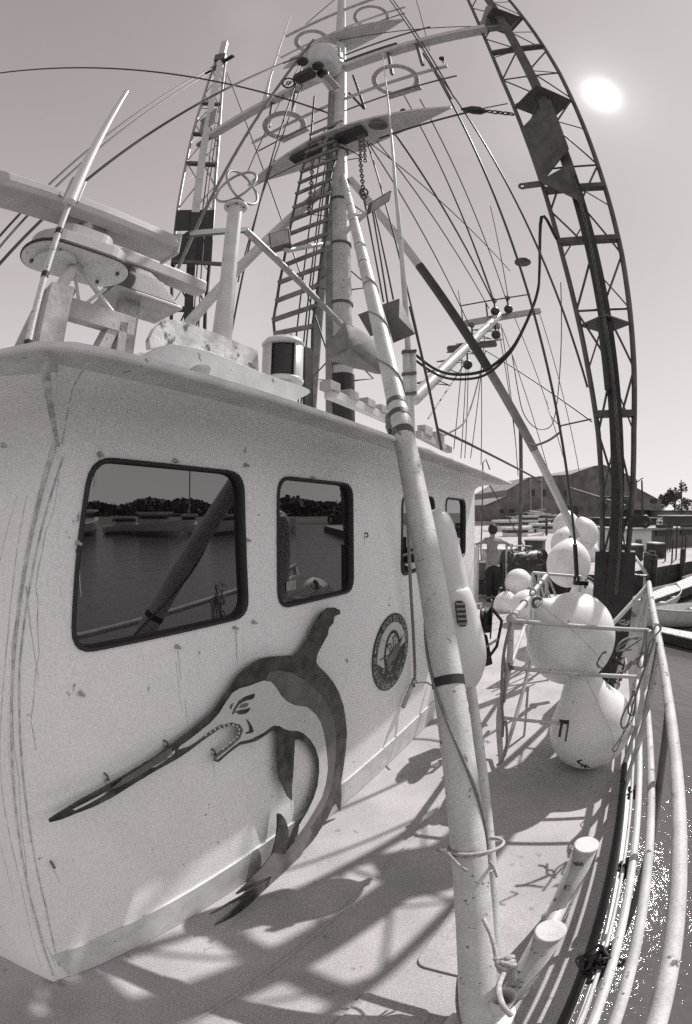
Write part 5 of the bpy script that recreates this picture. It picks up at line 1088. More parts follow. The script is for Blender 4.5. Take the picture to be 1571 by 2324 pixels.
# ================================================================== PERSON seen from behind
def skin(name, nodes, edges, m_, parent, sub=2, root=0):
    org = V(parent['_org']) if parent else V((0, 0, 0))
    me = bpy.data.meshes.new(name); me.from_pydata([tuple(V(p)-org) for p, r in nodes], edges, []); o = bpy.data.objects.new(name, me); COL.objects.link(o); o['_org'] = tuple(org)
    md = o.modifiers.new('skin', 'SKIN'); md.use_smooth_shade = True
    if not me.skin_vertices: 
        bm = bmesh.new(); bm.from_mesh(me); bm.verts.layers.skin.verify(); bm.to_mesh(me); bm.free()
    for i, (p, r) in enumerate(nodes):
        r = r if isinstance(r, tuple) else (r, r); me.skin_vertices[0].data[i].radius = r; me.skin_vertices[0].data[i].use_root = (i == root)
    sd = o.modifiers.new('sub', 'SUBSURF'); sd.levels = sub; sd.render_levels = sub; me.materials.append(m_)
    dg = bpy.context.evaluated_depsgraph_get(); me2 = bpy.data.meshes.new_from_object(o.evaluated_get(dg)); o.modifiers.clear(); o.data = me2; o.data.name = name
    me2.polygons.foreach_set('use_smooth', [True]*len(me2.polygons)); o.parent = parent; return o
YP = 9.35
def pp(u, v, dy=0): return ay(u, v, YP+dy)
PE = thing('person', 'person in a light short-sleeved shirt and dark trousers seen from behind, hands on the rails', 'person', drop(pp(1115, 1365), 0))
hip = pp(1117, 1284); sL, sR_ = pp(1105, 1227), pp(1131, 1227); hL_, hR_ = pp(1086, 1234, .10), pp(1155, 1235, .10); eL, eR = pp(1094, 1231, .03), pp(1145, 1231, .03)
fl_, fr_2 = drop(pp(1110, 1362), .06), drop(pp(1124, 1358), .06)
kl, kr = pp(1110, 1325, -.02), pp(1123, 1324, .0); hl, hr = pp(1109, 1288), pp(1124, 1288)
nodes = [(hip, (.14, .10)), (pp(1117, 1262), (.13, .09)), (pp(1117, 1242), (.15, .09)), (pp(1118, 1229), (.13, .075)), (pp(1118, 1219), .05), (pp(1118, 1212), .055),
         (sL, .058), (eL, .042), (hL_, .03), (sR_, .058), (eR, .042), (hR_, .03), (hl, .095), (kl, .062), (fl_, .045), (hr, .095), (kr, .062), (fr_2, .045), (fl_+V((0, .10, -.02)), .04), (fr_2+V((.02, .10, -.02)), .04), (pp(1118, 1203), .085), (pp(1118, 1197), .08)]
skin('body', nodes, [(0, 1), (1, 2), (2, 3), (3, 4), (4, 5), (3, 6), (6, 7), (7, 8), (3, 9), (9, 10), (10, 11), (0, 12), (12, 13), (13, 14), (0, 15), (15, 16), (16, 17), (14, 18), (17, 19), (5, 20), (20, 21)], M_SKIN, PE)
skin('shirt', [(pp(1117, 1264), (.155, .115)), (pp(1117, 1250), (.165, .115)), (pp(1117, 1236), (.178, .108)), (pp(1118, 1227), (.15, .09)), (pp(1103, 1227), .075), (pp(1097, 1230, .02), .062), (pp(1133, 1227), .075), (pp(1140, 1230, .02), .062), (pp(1117, 1275), (.15, .11))],
     [(0, 1), (1, 2), (2, 3), (3, 4), (4, 5), (3, 6), (6, 7), (0, 8)], M_SHIRT, PE)
skin('trousers', [(pp(1117, 1278), (.155, .115)), (pp(1117, 1288), (.16, .12)), (pp(1110, 1297), .108), (pp(1110, 1325, -.02), .082), (drop(pp(1110, 1355), .10), .075), (pp(1124, 1297), .108), (pp(1124, 1325), .082), (drop(pp(1124, 1355), .10), .075)],
     [(0, 1), (1, 2), (2, 3), (3, 4), (1, 5), (5, 6), (6, 7)], M_JEANS, PE)
for q in (fl_, fr_2): MB().sph(V((q.x, q.y+.05, .055)), .075, 14, 10, sc=(.65, 1.75, .75)).build('shoe', M_BLACK, PE)
hd = pp(1119, 1201); MB().sph(hd, .118, 20, 16, sc=(.88, .98, 1.05), fn=lambda a, b_: 1+.03*math.sin(9*b_)*math.sin(a)).build('hair', M_HAIR, PE)
MB().sph(hd+V((0, .035, -.02)), .10, 18, 14, sc=(.86, 1.02, 1.12)).sph(hd+V((0, .14, -.03)), .018, 8, 6).sph(hd+V((.09, .02, -.02)), .022, 8, 6, sc=(.5, 1, 1.4)).sph(hd+V((-.09, .02, -.02)), .022, 8, 6, sc=(.5, 1, 1.4)).build('face', M_SKIN, PE)
for h_, s_ in ((hL_, -1), (hR_, 1)):
    mb = MB().sph(h_+V((s_*.02, .02, 0)), .042, 12, 10, sc=(1, 1, .5))
    for i in range(4): mb.tube([h_+V((s_*.045, .035-.02*i, .005)), h_+V((s_*.085, .04-.021*i, .0)), h_+V((s_*.09, .042-.021*i, -.035))], [.010, .009, .007], 6)
    mb.tube([h_+V((s_*.01, .05, 0)), h_+V((s_*.04, .085, -.02))], [.011, .008], 6)
    mb.build('hand', M_SKIN, PE)
# rails beside the person
t_ = thing('stair_rail', 'white upright rail under the left hand of the person', 'railing', drop(ay(1083, 1350, 9.2), 0))
MB().tube([drop(ay(1083, 1350, 9.3), 0), ay(1084, 1237, 9.45)], .035, 10).build('post', M_RAIL, t_); MB().tube([ay(1084, 1237, 9.45), ay(1091, 1240, 10.4), drop(ay(1100, 1300, 10.4), 0)], .025, 10).build('rail', M_PIPE, t_)
t_ = thing('stair_rail', 'white gate rail under the right hand of the person', 'railing', drop(ay(1155, 1330, 9.6), 0))
for u in (1151, 1162): MB().tube([drop(ay(u, 1330, 9.5), 0), ay(u-1, 1238, 9.5)], .03, 10).build('post', M_RAIL, t_)
MB().tube([ay(1149, 1238, 9.5), ay(1205, 1240, 9.9), drop(ay(1207, 1300, 9.9), 0)], .024, 10).build('rail', M_RAIL, t_); MB().tube([ay(1149, 1300, 9.5), ay(1166, 1300, 9.5)], .02, 8).build('rail', M_RAIL, t_)
tag(MB().bar(drop(ay(1068, 1345, 7.9), 0), ay(1079, 1240, 7.9), .10, .05, up=WD).build('door_edge', M_WHITE), 'white leaf of an open door just left of the person', 'door')
# net drum and deck gear aft
dc = ay(1192, 1276, 9.6)
t_ = thing('net_drum', 'dark winch drum wound with net, right of the person', 'winch', drop(dc, 0))
MB().lathe(dc-V((.50, 0, 0)), V((1, .1, 0)), [(0, .30), (.03, .30), (.04, .24), (.2, .27), (.5, .25), (.8, .27), (.96, .24), (.97, .30), (1.0, .30)], 24).build('drum', M_BLACK, t_)
mb = MB()
for i in range(60): a = random.uniform(0, PI); x = random.uniform(-.45, .45); p = dc+V((x, -math.cos(a)*.27, math.sin(a)*.27)); mb.tube([p, p+V((random.uniform(-.08, .08), -.02, random.uniform(-.05, .08))), p+V((random.uniform(-.12, .12), .02, random.uniform(-.08, .05)))], .012, 5)
mb.build('net', M_DGREY, t_); 
for s_ in (-.48, .48): MB().bar(drop(dc+V((s_, 0, 0)), 0), dc+V((s_, 0, 0)), .10, .10).build('stand', M_DGREY, t_)
for u, v, w_, h_, y_, m_, nm, lb in ((1098, 1302, .5, .5, 10.2, M_DGREY, 'deck_box', 'dark deck box to the left behind the person'), (1100, 1334, .4, .25, 9.9, M_BLACK, 'deck_box', 'black box on the deck by the left rail'), (1215, 1250, .6, .5, 10.9, M_DGREY, 'deck_box', 'dark box behind the winch drum'), (1158, 1345, .5, .2, 9.9, M_MID, 'deck_box', 'grey box on the deck by the right rail'), (1135, 1262, .9, .35, 10.9, M_WHITE, 'hatch_cover', 'white hatch cover behind the person')):
    c = ay(u, v, y_); tag(MB().box(c, WD*w_/2, ND*w_*.4, UP*h_/2).box(c+UP*(h_/2+.02), WD*w_*.54, ND*w_*.44, UP*.02).build(nm, m_, bevel=.01), lb, nm.replace('_', ' '))
tag(MB().tube([drop(ay(1180, 1215, 10.6), 0), ay(1180, 1215, 10.6), ay(1181, 960, 10.9)], .05, 10).build('dark_pole', M_DGREY), 'dark upright pole beyond the person, right of the roof tip', 'pole')
tag(MB().tube([ay(1092, 1240, 10), ay(1096, 1050, 10), ay(1103, 1042, 10), ay(1112, 1066, 10)], .016, 6).build('hook_rod', M_DGREY), 'thin rod with a curled top standing at the aft corner of the roof', 'rod')
tag(MB().tube([ay(1108, 1095, 7), ay(1188, 1238, 9)], .012, 6).build('rigging_wire', M_CABLE), 'wire running from the roof tip down to the dark pole', 'wire', 'rigging wires')
tag(MB().tube([ay(1290, 1108, 14), ay(1420, 1150, 11)], .06, 8).build('beam', M_DGREY), 'slanting beam behind the outrigger in front of the shed', 'beam')

# ================================================================== THE HARBOUR
def bx(mb, c, w_, d_, h_, dx=V((1, 0, 0))): X = V(dx).normalized(); Y = UP.cross(X); return mb.box(V(c)+UP*h_/2, X*w_/2, Y*d_/2, UP*h_/2)
# far land
mb = MB(); N_ = 26
def shore(x): return 62+6*math.sin(x*.07)+4*math.sin(x*.19+1)
L_ = [(-700+1400*i/60) for i in range(61)]
vs = [V((x, (shore(x) if x > 32 else 118+(5*math.sin(x*.05))), ZW-.2)) for x in L_]+[V((x, (shore(x)+6 if x > 32 else 126), ZW+.9)) for x in L_]+[V((x, 1400, ZW+1.2)) for x in L_]
mb.add(vs, [(i, i+1, i+62, i+61) for i in range(60)]+[(61+i, 62+i, 61+i+62, 61+i+61) for i in range(60)], False); struct(mb.build('far_shore', M_LAND))
# quay with its concrete apron on the right
q1, q2 = fl(*cX(430, 1800), -.35), fl(*cX(1571, 1600), -.35); dq = (q2-q1).normalized(); bk = V((-dq.y, dq.x, 0)); bk = bk if bk.y > 0 else -bk
A_ = [q1-dq*1.2, q1+dq*60, q1+dq*60+bk*60, q1+bk*42-dq*14]
mb = MB().add(A_, [(0, 1, 2, 3)]); struct(mb.build('quay_apron', M_CONC))
struct(MB().bar(q1-dq*1.2+bk*.15-UP*.16, q1+dq*60+bk*.15-UP*.16, .3, .30).add([A_[0]-UP*.3, A_[1]-UP*.3, A_[1]-UP*1.2, A_[0]-UP*1.2], [(0, 1, 2, 3)]).add([A_[0]-UP*.01, A_[3]-UP*.01, A_[3]-UP*1.2, A_[0]-UP*1.2], [(0, 1, 2, 3)]).build('quay_wall', M_QUAY))
for i in range(9):
    p = q1+dq*(2.0+2.6*i)-bk*.2; tag(MB().lathe(V((p.x, p.y, ZW-.3)), UP, [(0, .15), (1.6+.25*(i % 3), .14), (1.62+.25*(i % 3), .10)], 12).build('piling', M_QUAY), 'dark timber piling standing along the face of the quay', 'piling', 'pilings along the quay face')
def pile(u, v, r, ztop, n_, lb):
    c = fl(u, v, ZW+.05); mb = MB()
    for i in range(n_): a = 2*PI*i/max(1, n_)+.5; q = V((c.x, c.y, ZW-.4))+V((math.cos(a), math.sin(a), 0))*(r*1.02 if n_ > 1 else 0); mb.lathe(q, UP, [(0, r), (ztop-ZW+.4-.06*i, r*.94), (ztop-ZW+.4-.05*i, r*.8)], 14)
    return mb, c, lb
mb, c, lb = pile(*cR(1290, 850), .17, .35, 4, 'thick cluster of dark timber piles bound together at the quay corner')
tag(mb.torus(V((c.x, c.y, .05)), UP, .37, .02, 24, 6).build('pile_cluster', M_QUAY), lb, 'piling')
c = fl(*cR(1258, 862), ZW); t_ = thing('piling', 'single short pile with a pale capped top left of the pile cluster', 'piling', V((c.x, c.y, ZW)))
MB().lathe(V((c.x, c.y, ZW-.3)), UP, [(0, .15), (1.15, .14)], 14).build('shaft', M_QUAY, t_); MB().lathe(V((c.x, c.y, ZW+.85)), UP, [(0, .15), (.03, .15), (.05, .1)], 14).build('cap', M_GALV, t_)
# floating walkways and boards
def deckrun(P, z, th, nm, lb):
    V3 = [fl(u, v, z) for u, v in P]; mb = MB().add([V3[0]]+V3[1:]+[p-UP*th for p in V3], [(0, 1, 2, 3), (7, 6, 5, 4), (0, 4, 5, 1), (1, 5, 6, 2), (2, 6, 7, 3), (3, 7, 4, 0)])
    t_ = thing(nm, lb, 'walkway', V3[0]); mb.build('float_base', M_QUAY, t_); n_ = 22
    for i in range(n_):
        f0, f1 = i/n_, (i+.93)/n_; a, b_, c_, d_ = V3[0].lerp(V3[1], f0), V3[0].lerp(V3[1], f1), V3[3].lerp(V3[2], f1), V3[3].lerp(V3[2], f0); up = UP*.03
        (MB() if i == 0 else mb2).add([a+UP*.004, b_+UP*.004, c_+UP*.004, d_+UP*.004]+[q+up for q in (a, b_, c_, d_)], [(0, 3, 2, 1), (4, 5, 6, 7), (0, 1, 5, 4), (1, 2, 6, 5), (2, 3, 7, 6), (3, 0, 4, 7)]) if i else None
        if i == 0: mb2 = MB().add([a+UP*.004, b_+UP*.004, c_+UP*.004, d_+UP*.004]+[q+up for q in (a, b_, c_, d_)], [(0, 3, 2, 1), (4, 5, 6, 7), (0, 1, 5, 4), (1, 2, 6, 5), (2, 3, 7, 6), (3, 0, 4, 7)])
    mb2.build('planking', M_OLDW, t_)
deckrun([cR(1240, 905), cR(1700, 712), cR(1800, 745), cR(1320, 925)], -.80, .30, 'floating_walkway', 'pale plank walkway behind the dinghies')
deckrun([cR(1360, 1100), cR(1640, 1150), cR(1660, 1200), cR(1372, 1135)], -1.0, .22, 'floating_walkway', 'pale plank walkway in front of the dinghies at the right edge')
# dinghies
def dinghy(c, yaw, L_, B_, lb, m_=M_FGL, hh=.42):
    t_ = thing('dinghy', lb, 'dinghy', c, 'dinghies at the walkway'); X = V((math.cos(yaw), math.sin(yaw), 0)); Y = UP.cross(X); n_ = 14
    def sec(i, k):
        s_ = i/n_; w_ = B_/2*(math.sin(PI*min(1, (s_*.62+.38)))**.75 if s_ < 1 else 0); w_ = B_/2*(1-max(0, (s_-.35)/.65)**2.3)*(.86+.14*min(1, s_*3)); rise = .10*s_**2
        P = {0: (w_, hh+rise), 1: (w_*.93, hh*.5+rise*.8), 2: (w_*.65, .06+rise*.7), 3: (0, 0+rise*.6)}; return P
    def hull_(ins, up):
        vs = []
        for i in range(n_+1):
            P = sec(i, 0); row = [P[0], P[1], P[2], P[3]]; xs = (-.5+i/n_)*L_
            full = [(-a+ins*(a > ins), b_) for a, b_ in row[:3]]+[(0, row[3][1])]+[(a-ins*(a > ins), b_) for a, b_ in row[:3][::-1]]
            vs += [c+X*(xs+(hh*.22 if i == n_ else 0)*(b_/hh))+Y*a+UP*(b_+up) for a, b_ in full]
        return vs, [(i*7+j, i*7+j+1, (i+1)*7+j+1, (i+1)*7+j) for i in range(n_) for j in range(6)]
    v1, f1 = hull_(0, 0); mb = MB().add(v1, f1, True); v2, f2 = hull_(.03, .03); mb.add(v2, [tuple(reversed(f)) for f in f2], True); mb.add(v1[:7]+[], [tuple(range(7))])
    mb.build('hull', m_, t_)
    e1 = [v1[i*7] for i in range(n_+1)]; e2 = [v1[i*7+6] for i in range(n_+1)]
    MB().tube(e1+e2[::-1], .022, 6).build('gunwale', M_WHITE, t_)
    for f_ in (.25, .55): 
        i = int(n_*f_); MB().bar(v1[i*7]-UP*.12, v1[i*7+6]-UP*.12, .24, .03).build('thwart', M_OLDW, t_)
    return t_, X
c = fl(*cR(1400, 985), ZW); tD, X = dinghy(V((c.x+.3, c.y+.6, ZW-.06)), .55, 3.6, 1.45, 'white dinghy with a dark inside and an outboard motor, farther one', hh=.5)
p = V((c.x+.3, c.y+.6, ZW+.45))-X*1.8; tag(MB().bar(p-X*.12+UP*.02, p-X*.12+UP*.30, .24, .18, up=X).bar(p-X*.18-UP*.5, p-X*.15+UP*.05, .09, .10, up=X).tube([p-X*.05+UP*.2, p+X*.35+UP*.25], .018, 6).build('outboard_motor', M_DGREY, bevel=.02), 'outboard motor on the stern of the farther dinghy', 'outboard motor')
c = fl(*cR(1500, 1110), ZW); dinghy(V((c.x+.9, c.y+.15, ZW-.05)), PI-.25, 3.7, 1.35, 'clean white dinghy with its bow toward the boat, nearest one', M_WHITE, hh=.52)
c = fl(*cR(1620, 830), ZW); dinghy(V((c.x+.8, c.y+.5, ZW-.05)), .3, 3.0, 1.2, 'dinghy cut by the right edge of the picture', M_FGL)
# white hut and other sheds on the quay
def gabled(nm, lb, cat, P0, X, w_, d_, h_, rf, m_, mr, openings=(), fl_roof=False, ov=.3):
    t_ = thing(nm, lb, cat, P0+X*w_/2); Y = UP.cross(X); Y = Y if Y.y > 0 else -Y
    def q(a, b_, z): return P0+X*a+Y*b_+UP*z
    if fl_roof:
        MB().box(q(w_/2, d_/2, h_/2), X*w_/2, Y*d_/2, UP*h_/2).build('wall', m_, t_)
        MB().box(q(w_/2, d_/2, h_+.06), X*(w_/2+ov), Y*(d_/2+ov), UP*.06).build('roof', mr, t_)
    else:
        pr = [(0, 0), (w_, 0)]+rf[::-1]
        mb = MB(); n_ = len(pr); mb.slab(pr, lambda a, b_: q(a, 0, b_), Y, d_) if Y.dot(Y) else None; mb.build('wall', m_, t_)
        rr = rf; mb = MB()
        for (a0, z0), (a1, z1) in zip(rr, rr[1:]): mb.add([q(a0, -ov, z0+.05), q(a1, -ov, z1+.05), q(a1, d_+ov, z1+.05), q(a0, d_+ov, z0+.05)]+[q(a0, -ov, z0+.25), q(a1, -ov, z1+.25), q(a1, d_+ov, z1+.25), q(a0, d_+ov, z0+.25)], [(3, 2, 1, 0), (4, 5, 6, 7), (0, 1, 5, 4), (1, 2, 6, 5), (2, 3, 7, 6), (3, 0, 4, 7)])
        mb.build('roof', mr, t_)
    for nm2, a, z, ww, hh, mm in openings: MB().box(q(a+ww/2, -.03, z+hh/2), X*ww/2, Y*.05, UP*hh/2).build(nm2, mm, t_)
    return t_
P0 = fl(*cX(395, 1440), -.35); P1 = fl(*cX(885, 1415), -.35); X = (P1-P0).normalized(); w_ = (P1-P0).length
hh = ray(*cX(640, 1090)); zt_ = ay(*cX(640, 1085), P0.lerp(P1, .5).y).z+.35
gabled('hut', 'small white hut with a dark door on the quay', 'hut', P0, X, w_, 3.0, zt_, [(-.1, zt_), (w_+.1, zt_)], M_WHITE, M_SROOF, [('door', w_*.45, .02, w_*.19, (zt_)*.52, M_DGREY)], True)
P0 = fl(*cX(900, 1420), -.35); gabled('lean_to', 'dark open lean-to beside the white hut', 'shed', P0+V((.3, 1, 0)), X, w_*1.9, 2.5, zt_*.95, [], M_DGREY, M_SROOF, [('window', .8, .8, 1.6, .7, M_BLACK), ('window', 3.2, .8, 1.6, .7, M_BLACK)], True)
for k_, (x, y, ww, lb) in enumerate(((560, 1600, 190, 'dark crate with a pale lid in front of the white hut'), (960, 1560, 150, 'dark bin under a slanting pale lid right of the pile cluster'), (400, 1560, 150, 'low dark crate left of the one with the pale lid'))):
    a, b_ = fl(*cX(x, y), -.35), fl(*cX(x+ww, y-8), -.35); Xc = (b_-a).normalized(); l = (b_-a).length
    t_ = thing('crate', lb, 'crate', a); Yc = UP.cross(Xc); MB().box(a+Xc*l/2+Yc*.5+UP*.35, Xc*l/2, Yc*.5, UP*.35).build('box', M_QUAY, t_); MB().box(a+Xc*l/2+Yc*.5+UP*.73, Xc*l*.54, Yc*.55, UP*.03).build('lid', M_GALV, t_)
for k_, (x, y, h_) in enumerate(((1120, 1600, 1.5), (1230, 1640, 1.1), (1300, 1570, 1.9), (1395, 1540, 1.5), (1450, 1600, 1.2), (1160, 1430, 1.7), (1200, 1440, 1.6))):
    p = fl(*cX(x, y), -.35); tag(MB().lathe(p, UP, [(0, .045), (h_, .04)], 8).build('post', M_QUAY), 'thin dark post standing on the quay right of the pile cluster', 'post', 'thin posts on the quay')
# pickup, low buildings, poles
P0 = fl(*cX(1015, 985), -.2); 
t_ = thing('pickup_truck', 'small pale pickup truck parked beyond the white hut', 'truck', P0); X = V((1, 0, 0)); Y = V((0, 1, 0)); sc_ = (fl(*cX(1250, 985), -.2)-P0).length/4.2
def tb(a, z, w2, h2, d2=1.7, dy=0): return P0+X*a*sc_+Y*(.9+dy)+UP*z*sc_, X*w2/2*sc_, Y*d2/2*sc_, UP*h2/2*sc_
MB().box(*tb(2.3, .75, 4.4, .55)).build('body', M_FGL, t_, bevel=.05); MB().box(*tb(1.9, 1.3, 1.6, .6, 1.5)).build('cab', M_FGL, t_, bevel=.08); MB().box(*tb(1.9, 1.32, 1.3, .38, 1.54)).build('window', M_BLACK, t_)
for a in (.9, 3.5):
    c = P0+X*a*sc_+UP*.36*sc_+Y*.1; MB().lathe(c, Y, [(0, .33*sc_), (.2, .33*sc_)], 18).build('wheel', M_RUB, t_)
def far(u0, v0, u1, d_): a = ay(u0, v0, d_); b_ = ay(u1, v0, d_); return V((a.x, d_, ZW+1.0)), (b_.x-a.x)
def low(u0, u1, vt, y_, nm, lb, mw=M_QUAY, mr=M_SROOF, dep=8, ops=1):
    P, w2 = far(u0, vt, u1, y_); h2 = ay(u0, vt, y_).z-P.z
    gabled(nm, lb, 'building', P, V((1, 0, 0)), w2, dep, h2, [], mw, mr, [('opening', w2*(.1+.3*i), .1, w2*.18, h2*.6, M_BLACK) for i in range(3 if ops else 0)], True, .6)
low(1398, 1490, cX(0, 890)[1], 62, 'long_shed', 'long low open shed with a pale roof right of the outrigger')
low(1440, 1502, cX(0, 745)[1], 84, 'boat_shelter', 'low building with a patchy roof below the big shed')
low(1500, 1580, cX(0, 760)[1], 80, 'boat_shelter', 'low grey building behind the boxy kiosk', M_SHED)
0 and low(1484, 1560, cX(0, 1030)[1], 42, 'low_roof', 'low flat-roofed building behind the lean-to', M_SHED)
low(1486, 1502, cX(0, 860)[1], 50, 'kiosk', 'boxy dark kiosk with a white frame at the right edge', M_DGREY, M_FGL, 4, 0) if 0 else low(1543, 1580, cX(0, 850)[1], 48, 'kiosk', 'boxy dark kiosk with a white roof at the right edge', M_BLACK, M_FGL, 4, 0)
def upole(u, vt, y_, lb, arm=True):
    p = ay(u, vt, y_); b_ = V((p.x, y_, ZW+.8)); t_ = thing('utility_pole', lb, 'pole', b_, 'utility poles'); MB().tube([b_, p], [.18, .12], 8).build('shaft', M_QUAY, t_)
    if arm: MB().bar(p-V((1.0, 0, .3)), p+V((.2, 0, .3)), .15, .12).sph(p-V((1.0, 0, .2)), .22, 8, 6).build('lamp_arm', M_DGREY, t_)
upole(*cX(730, 250), 48, 'utility pole with a lamp arm beside the big shed'); upole(*cX(1388, 245), 66, 'plain tall pole near the big tree', False)
# the big sheds
def shed(nm, lb, prof, y_, dep, m_, v_base=None, ops=()):
    P = [ay(u, v, y_) for u, v in prof]; x0 = P[0].x; zb_ = ZW+.8; rf = [(p.x-x0, p.z-zb_) for p in P]; w2 = rf[-1][0]
    return gabled(nm, lb, 'shed', V((x0, y_, zb_)), V((1, 0, 0)), w2, dep, 0, rf, m_, M_SROOF, ops, False, .2)
s1 = [cR(*p) for p in ((235, 315), (375, 255), (376, 218), (515, 137), (800, 116), (801, 300))]
shed('corrugated_shed', 'wide weathered corrugated shed with a lean-to on its left', s1, 108, 30, M_SHED, ops=[('window', 4+2.6*i, 2.2, 1.4, .9, M_BLACK) for i in range(3)]+[('window', 13+3.2*i, 6.5, .8, 1.6, M_BLACK) for i in range(4)]+[('door', 22, 0, 5, 4, M_BLACK), ('window', 34, 3, 3, 1.6, M_BLACK)])
s2_ = [cR(*p) for p in ((780, 118), (940, 62), (1000, 55), (1130, 108), (1213, 150), (1214, 205), (1372, 288))]
shed('corrugated_shed', 'tallest corrugated shed with a stepped gable on the right', s2_, 112, 60, M_SHED, ops=[('door', 16, 0, 7, 6, M_BLACK), ('window', 30, 5, 3, 1.4, M_BLACK)])
low(1060, 1160, cR(0, 245)[1], 150, 'far_building', 'long low far building at the left of the sheds', M_SHED, M_SHED, 12, 1)
# trees
def tree(c, h_, w_, lb, n_=900, nm='tree', leaf_=.55):
    t_ = thing(nm, lb, 'tree', c); tr = MB(); tr.tube([c, c+UP*h_*.35+V((.2, 0, 0)), c+UP*h_*.6], [h_*.03, h_*.022, h_*.012], 8); cl_ = []
    for i in range(16):
        a = random.uniform(0, 2*PI); r = random.uniform(.2, 1)*w_/2*.78; z = h_*random.uniform(.42, .88); q = c+V((math.cos(a)*r, math.sin(a)*r, z)); cl_.append((q, random.uniform(.08, .17)*w_)); tr.tube([c+UP*h_*random.uniform(.25, .5), c.lerp(q, .6)+UP*h_*.15, q], [h_*.012, h_*.008, h_*.003], 5)
    tr.build('trunk', M_TRUNK, t_); mb = MB()
    for i in range(n_):
        q, R_ = random.choice(cl_); d_ = V((random.gauss(0, 1), random.gauss(0, 1), random.gauss(0, .7))).normalized()*R_*random.uniform(.5, 1.05); p = q+d_
        X, Y, Z = frame(V((random.gauss(0, 1), random.gauss(0, 1), random.gauss(0, 1)))); l = leaf_*random.uniform(.6, 1.3); mb.add([p-X*l-Y*l*.5, p+X*l-Y*l*.4, p+X*l*.8+Y*l*.6, p-X*l*.7+Y*l*.5], [(0, 1, 2, 3)])
    mb.build('crown', M_LEAF, t_)
def tr_at(u, vt, y_, wpx, lb, n_=900): p = ay(u, vt, y_); c = V((p.x, y_, ZW+.8)); w2 = ay(u+wpx/2, vt, y_).x-ay(u-wpx/2, vt, y_).x; tree(c, p.z-c.z, w2, lb, n_, leaf_=w2*.035)
tr_at(1530, 1094, 140, 56, 'tall spreading tree on the far shore at the right, tallest in view', 1600)
tr_at(1122, 1172, 103, 30, 'bush in front of the lean-to of the wide shed', 300); tr_at(1150, 1176, 100, 26, 'low bush at the foot of the wide shed', 260); tr_at(1205, 1166, 100, 22, 'dark bush beside the fishing boat', 220)
tr_at(1487, 1126, 150, 14, 'thin small tree left of the tallest tree', 250)
for k_, (u, vt, wd) in enumerate(((1500, 1136, 30), (1560, 1132, 34), (1590, 1128, 40), (1475, 1146, 22), (1096, 1156, 20), (1545, 1140, 30))): tr_at(u, vt, 155+k_*3, wd, ('low tree just left of the tallest tree', 'bushy tree right of the tallest tree', 'tree cut by the right edge', 'bush at the end of the tall shed', 'bush on the shore left of the sheds', 'bush below the tallest tree')[k_], 350)
# wooded shore off to the right (seen in the window glass)
mb = MB()
for i in range(12000):
    a = math.radians(random.uniform(58, 128)); r = random.uniform(225, 265); z = random.random()**1.3*(8.0+1.5*math.sin(a*22)+1.0*math.sin(a*57+1)); p = V((math.sin(a)*r, math.cos(a)*r, ZW+.3+z)); X, Y, Z = frame(V((random.gauss(0, 1), random.gauss(0, 1), random.gauss(0, 1)))); l = random.uniform(.7, 1.6)
    mb.add([p-X*l-Y*l, p+X*l-Y*l*.6, p+X*l*.8+Y*l, p-X*l*.7+Y*l*.8], [(0, 1, 2, 3)])
o = mb.build('wooded_shore', M_LEAF); o['kind'] = 'stuff'; o['label'] = 'wooded far shore to the right of the boat'; o['category'] = 'trees'
mb = MB(); P_ = [V((math.sin(math.radians(a))*r, math.cos(math.radians(a))*r, z)) for r, z in ((112, ZW-.1), (116, ZW+.5), (280, ZW+1.2)) for a in range(56, 132, 4)]; k = 19
mb.add(P_, [(j*k+i, j*k+i+1, (j+1)*k+i+1, (j+1)*k+i) for j in range(2) for i in range(k-1)]); struct(mb.build('side_shore', M_LAND))
def boat(c, yaw, L_, lb, mast=True, cab=True, nm='moored_boat', mh=M_FGL):
    t_ = thing(nm, lb, 'boat', c, 'boats moored in the harbour'); X = V((math.cos(yaw), math.sin(yaw), 0)); Y = UP.cross(X); n_ = 10; vs = []
    for i in range(n_+1):
        s_ = i/n_; w_ = L_*.15*(1-max(0, (s_-.4)/.6)**2.2); zz = L_*.15*(1+.5*s_**2)
        for a, b_ in ((-w_, zz), (-w_*.8, zz*.4), (0, -.1), (w_*.8, zz*.4), (w_, zz)): vs.append(c+X*((s_-.5)*L_)+Y*a+UP*b_)
    MB().add(vs, [(i*5+j, i*5+j+1, (i+1)*5+j+1, (i+1)*5+j) for i in range(n_) for j in range(4)]+[(i*5+4, i*5, (i+1)*5, (i+1)*5+4) for i in range(n_)], False).add(vs[:5], [(0, 1, 2, 3, 4)]).build('hull', mh, t_)
    if cab: MB().box(c-X*L_*.1+UP*L_*.22, X*L_*.2, Y*L_*.11, UP*L_*.08).box(c-X*L_*.08+UP*L_*.31, X*L_*.25, Y*L_*.14, UP*L_*.012).build('cabin', M_WHITE, t_); MB().box(c-X*L_*.1+UP*L_*.25, X*L_*.202, Y*L_*.112, UP*L_*.025).build('window', M_BLACK, t_); MB().tube([c+X*L_*.2+UP*L_*.2, c+X*L_*.2+UP*L_*.28, c+X*L_*.45+UP*L_*.30], L_*.006, 5).build('rail', M_GALV, t_)
    if mast: MB().tube([c+UP*.3, c+UP*L_*1.15], L_*.012, 6).tube([c+UP*L_*.35, c-X*L_*.4+UP*L_*.38], L_*.009, 6).build('mast', M_GALV, t_)
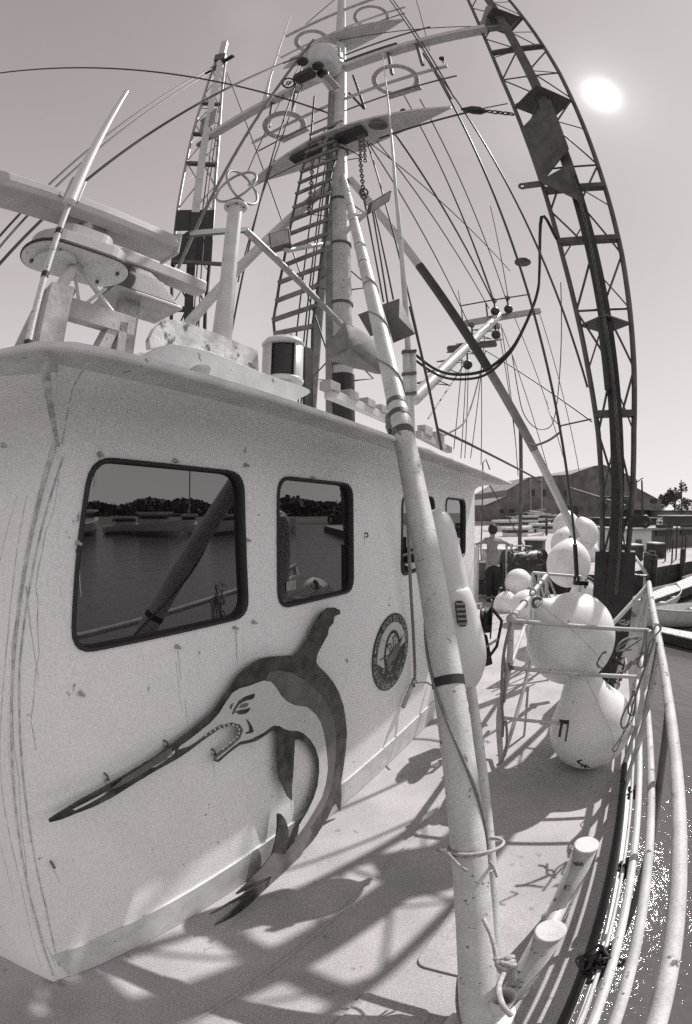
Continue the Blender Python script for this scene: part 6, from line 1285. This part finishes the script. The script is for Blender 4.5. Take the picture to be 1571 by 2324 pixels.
for k_, (a, r, yaw, L_, ms) in enumerate(((96, 62, .3, 11, 1), (90, 66, 1.2, 8, 0), (86, 60, 2.5, 10, 0), (82, 70, .2, 9, 1), (100, 70, 1.9, 8, 0), (77, 64, .8, 9, 0), (72, 72, 2.2, 10, 1), (105, 60, .6, 9, 0))):
    a = math.radians(a); boat(V((math.sin(a)*r, math.cos(a)*r, ZW)), yaw, L_, ('boat with a tall mast', 'cabin boat', 'white cabin boat', 'masted boat', 'small cabin boat', 'open cabin boat', 'large masted boat', 'cabin boat')[k_]+' moored out on the water to the right, number %d counting from the woods' % (k_+1) if 0 else ['tall-masted boat moored off the right side, mirrored in the first window', 'cabin boat moored off the right side near the tall-masted one', 'long white cabin boat moored off the right side', 'masted boat moored off the right side, mirrored in the second window', 'small cabin boat moored behind the others on the right side', 'cabin boat moored apart off the right side', 'largest masted boat moored off the right side', 'cabin boat moored farthest forward off the right side'][k_], ms)
for u, v, yaw, L_, ms, lb in ((1180, 1232, .1, 5.5, 0, 'low white boat moored beyond the dark pole'), (1222, 1222, 2.9, 6, 0, 'cabin boat moored behind the deck box by the cage'), (1230, 1192, .3, 9, 1, 'fishing boat with white upperworks moored in front of the sheds'), (1190, 1196, 3.0, 8, 0, 'boat moored far off at the foot of the corrugated shed'), (1262, 1188, .2, 8, 0, 'boat with pale cabin moored under the tall shed'), (1160, 1216, .25, 7, 0, 'white cabin boat moored just above the right shoulder of the person'), (1262, 1214, 2.8, 6, 0, 'cabin boat moored beside the topmost floats'), (1205, 1186, 3.0, 10, 1, 'masted boat moored in front of the wide shed'), (1248, 1180, .1, 11, 1, 'large masted boat moored between the two sheds'), (1425, 1246, .2, 5, 0, 'small boat moored beyond the outrigger by the hut')):
    if u == 1425: continue
    p = fl(u, v+6, ZW); boat(V((p.x, p.y, ZW)), yaw, L_, lb, ms, mh=M_DGREY if 'fishing' in lb or 'far off' in lb else M_FGL)
for k_, (u, v) in enumerate(((1215, 1225), (1226, 1218), (1240, 1232), (1205, 1208), (1252, 1222))):
    p = fl(u, v+4, ZW); tag(MB().tube([V((p.x, p.y, ZW-.2)), V((p.x, p.y, ZW+1.6+.5*(k_ % 3)))], .12, 8).build('mooring_pile', M_QUAY), 'dark mooring pile standing in the water between the person and the floats', 'piling', 'mooring piles in the open water')
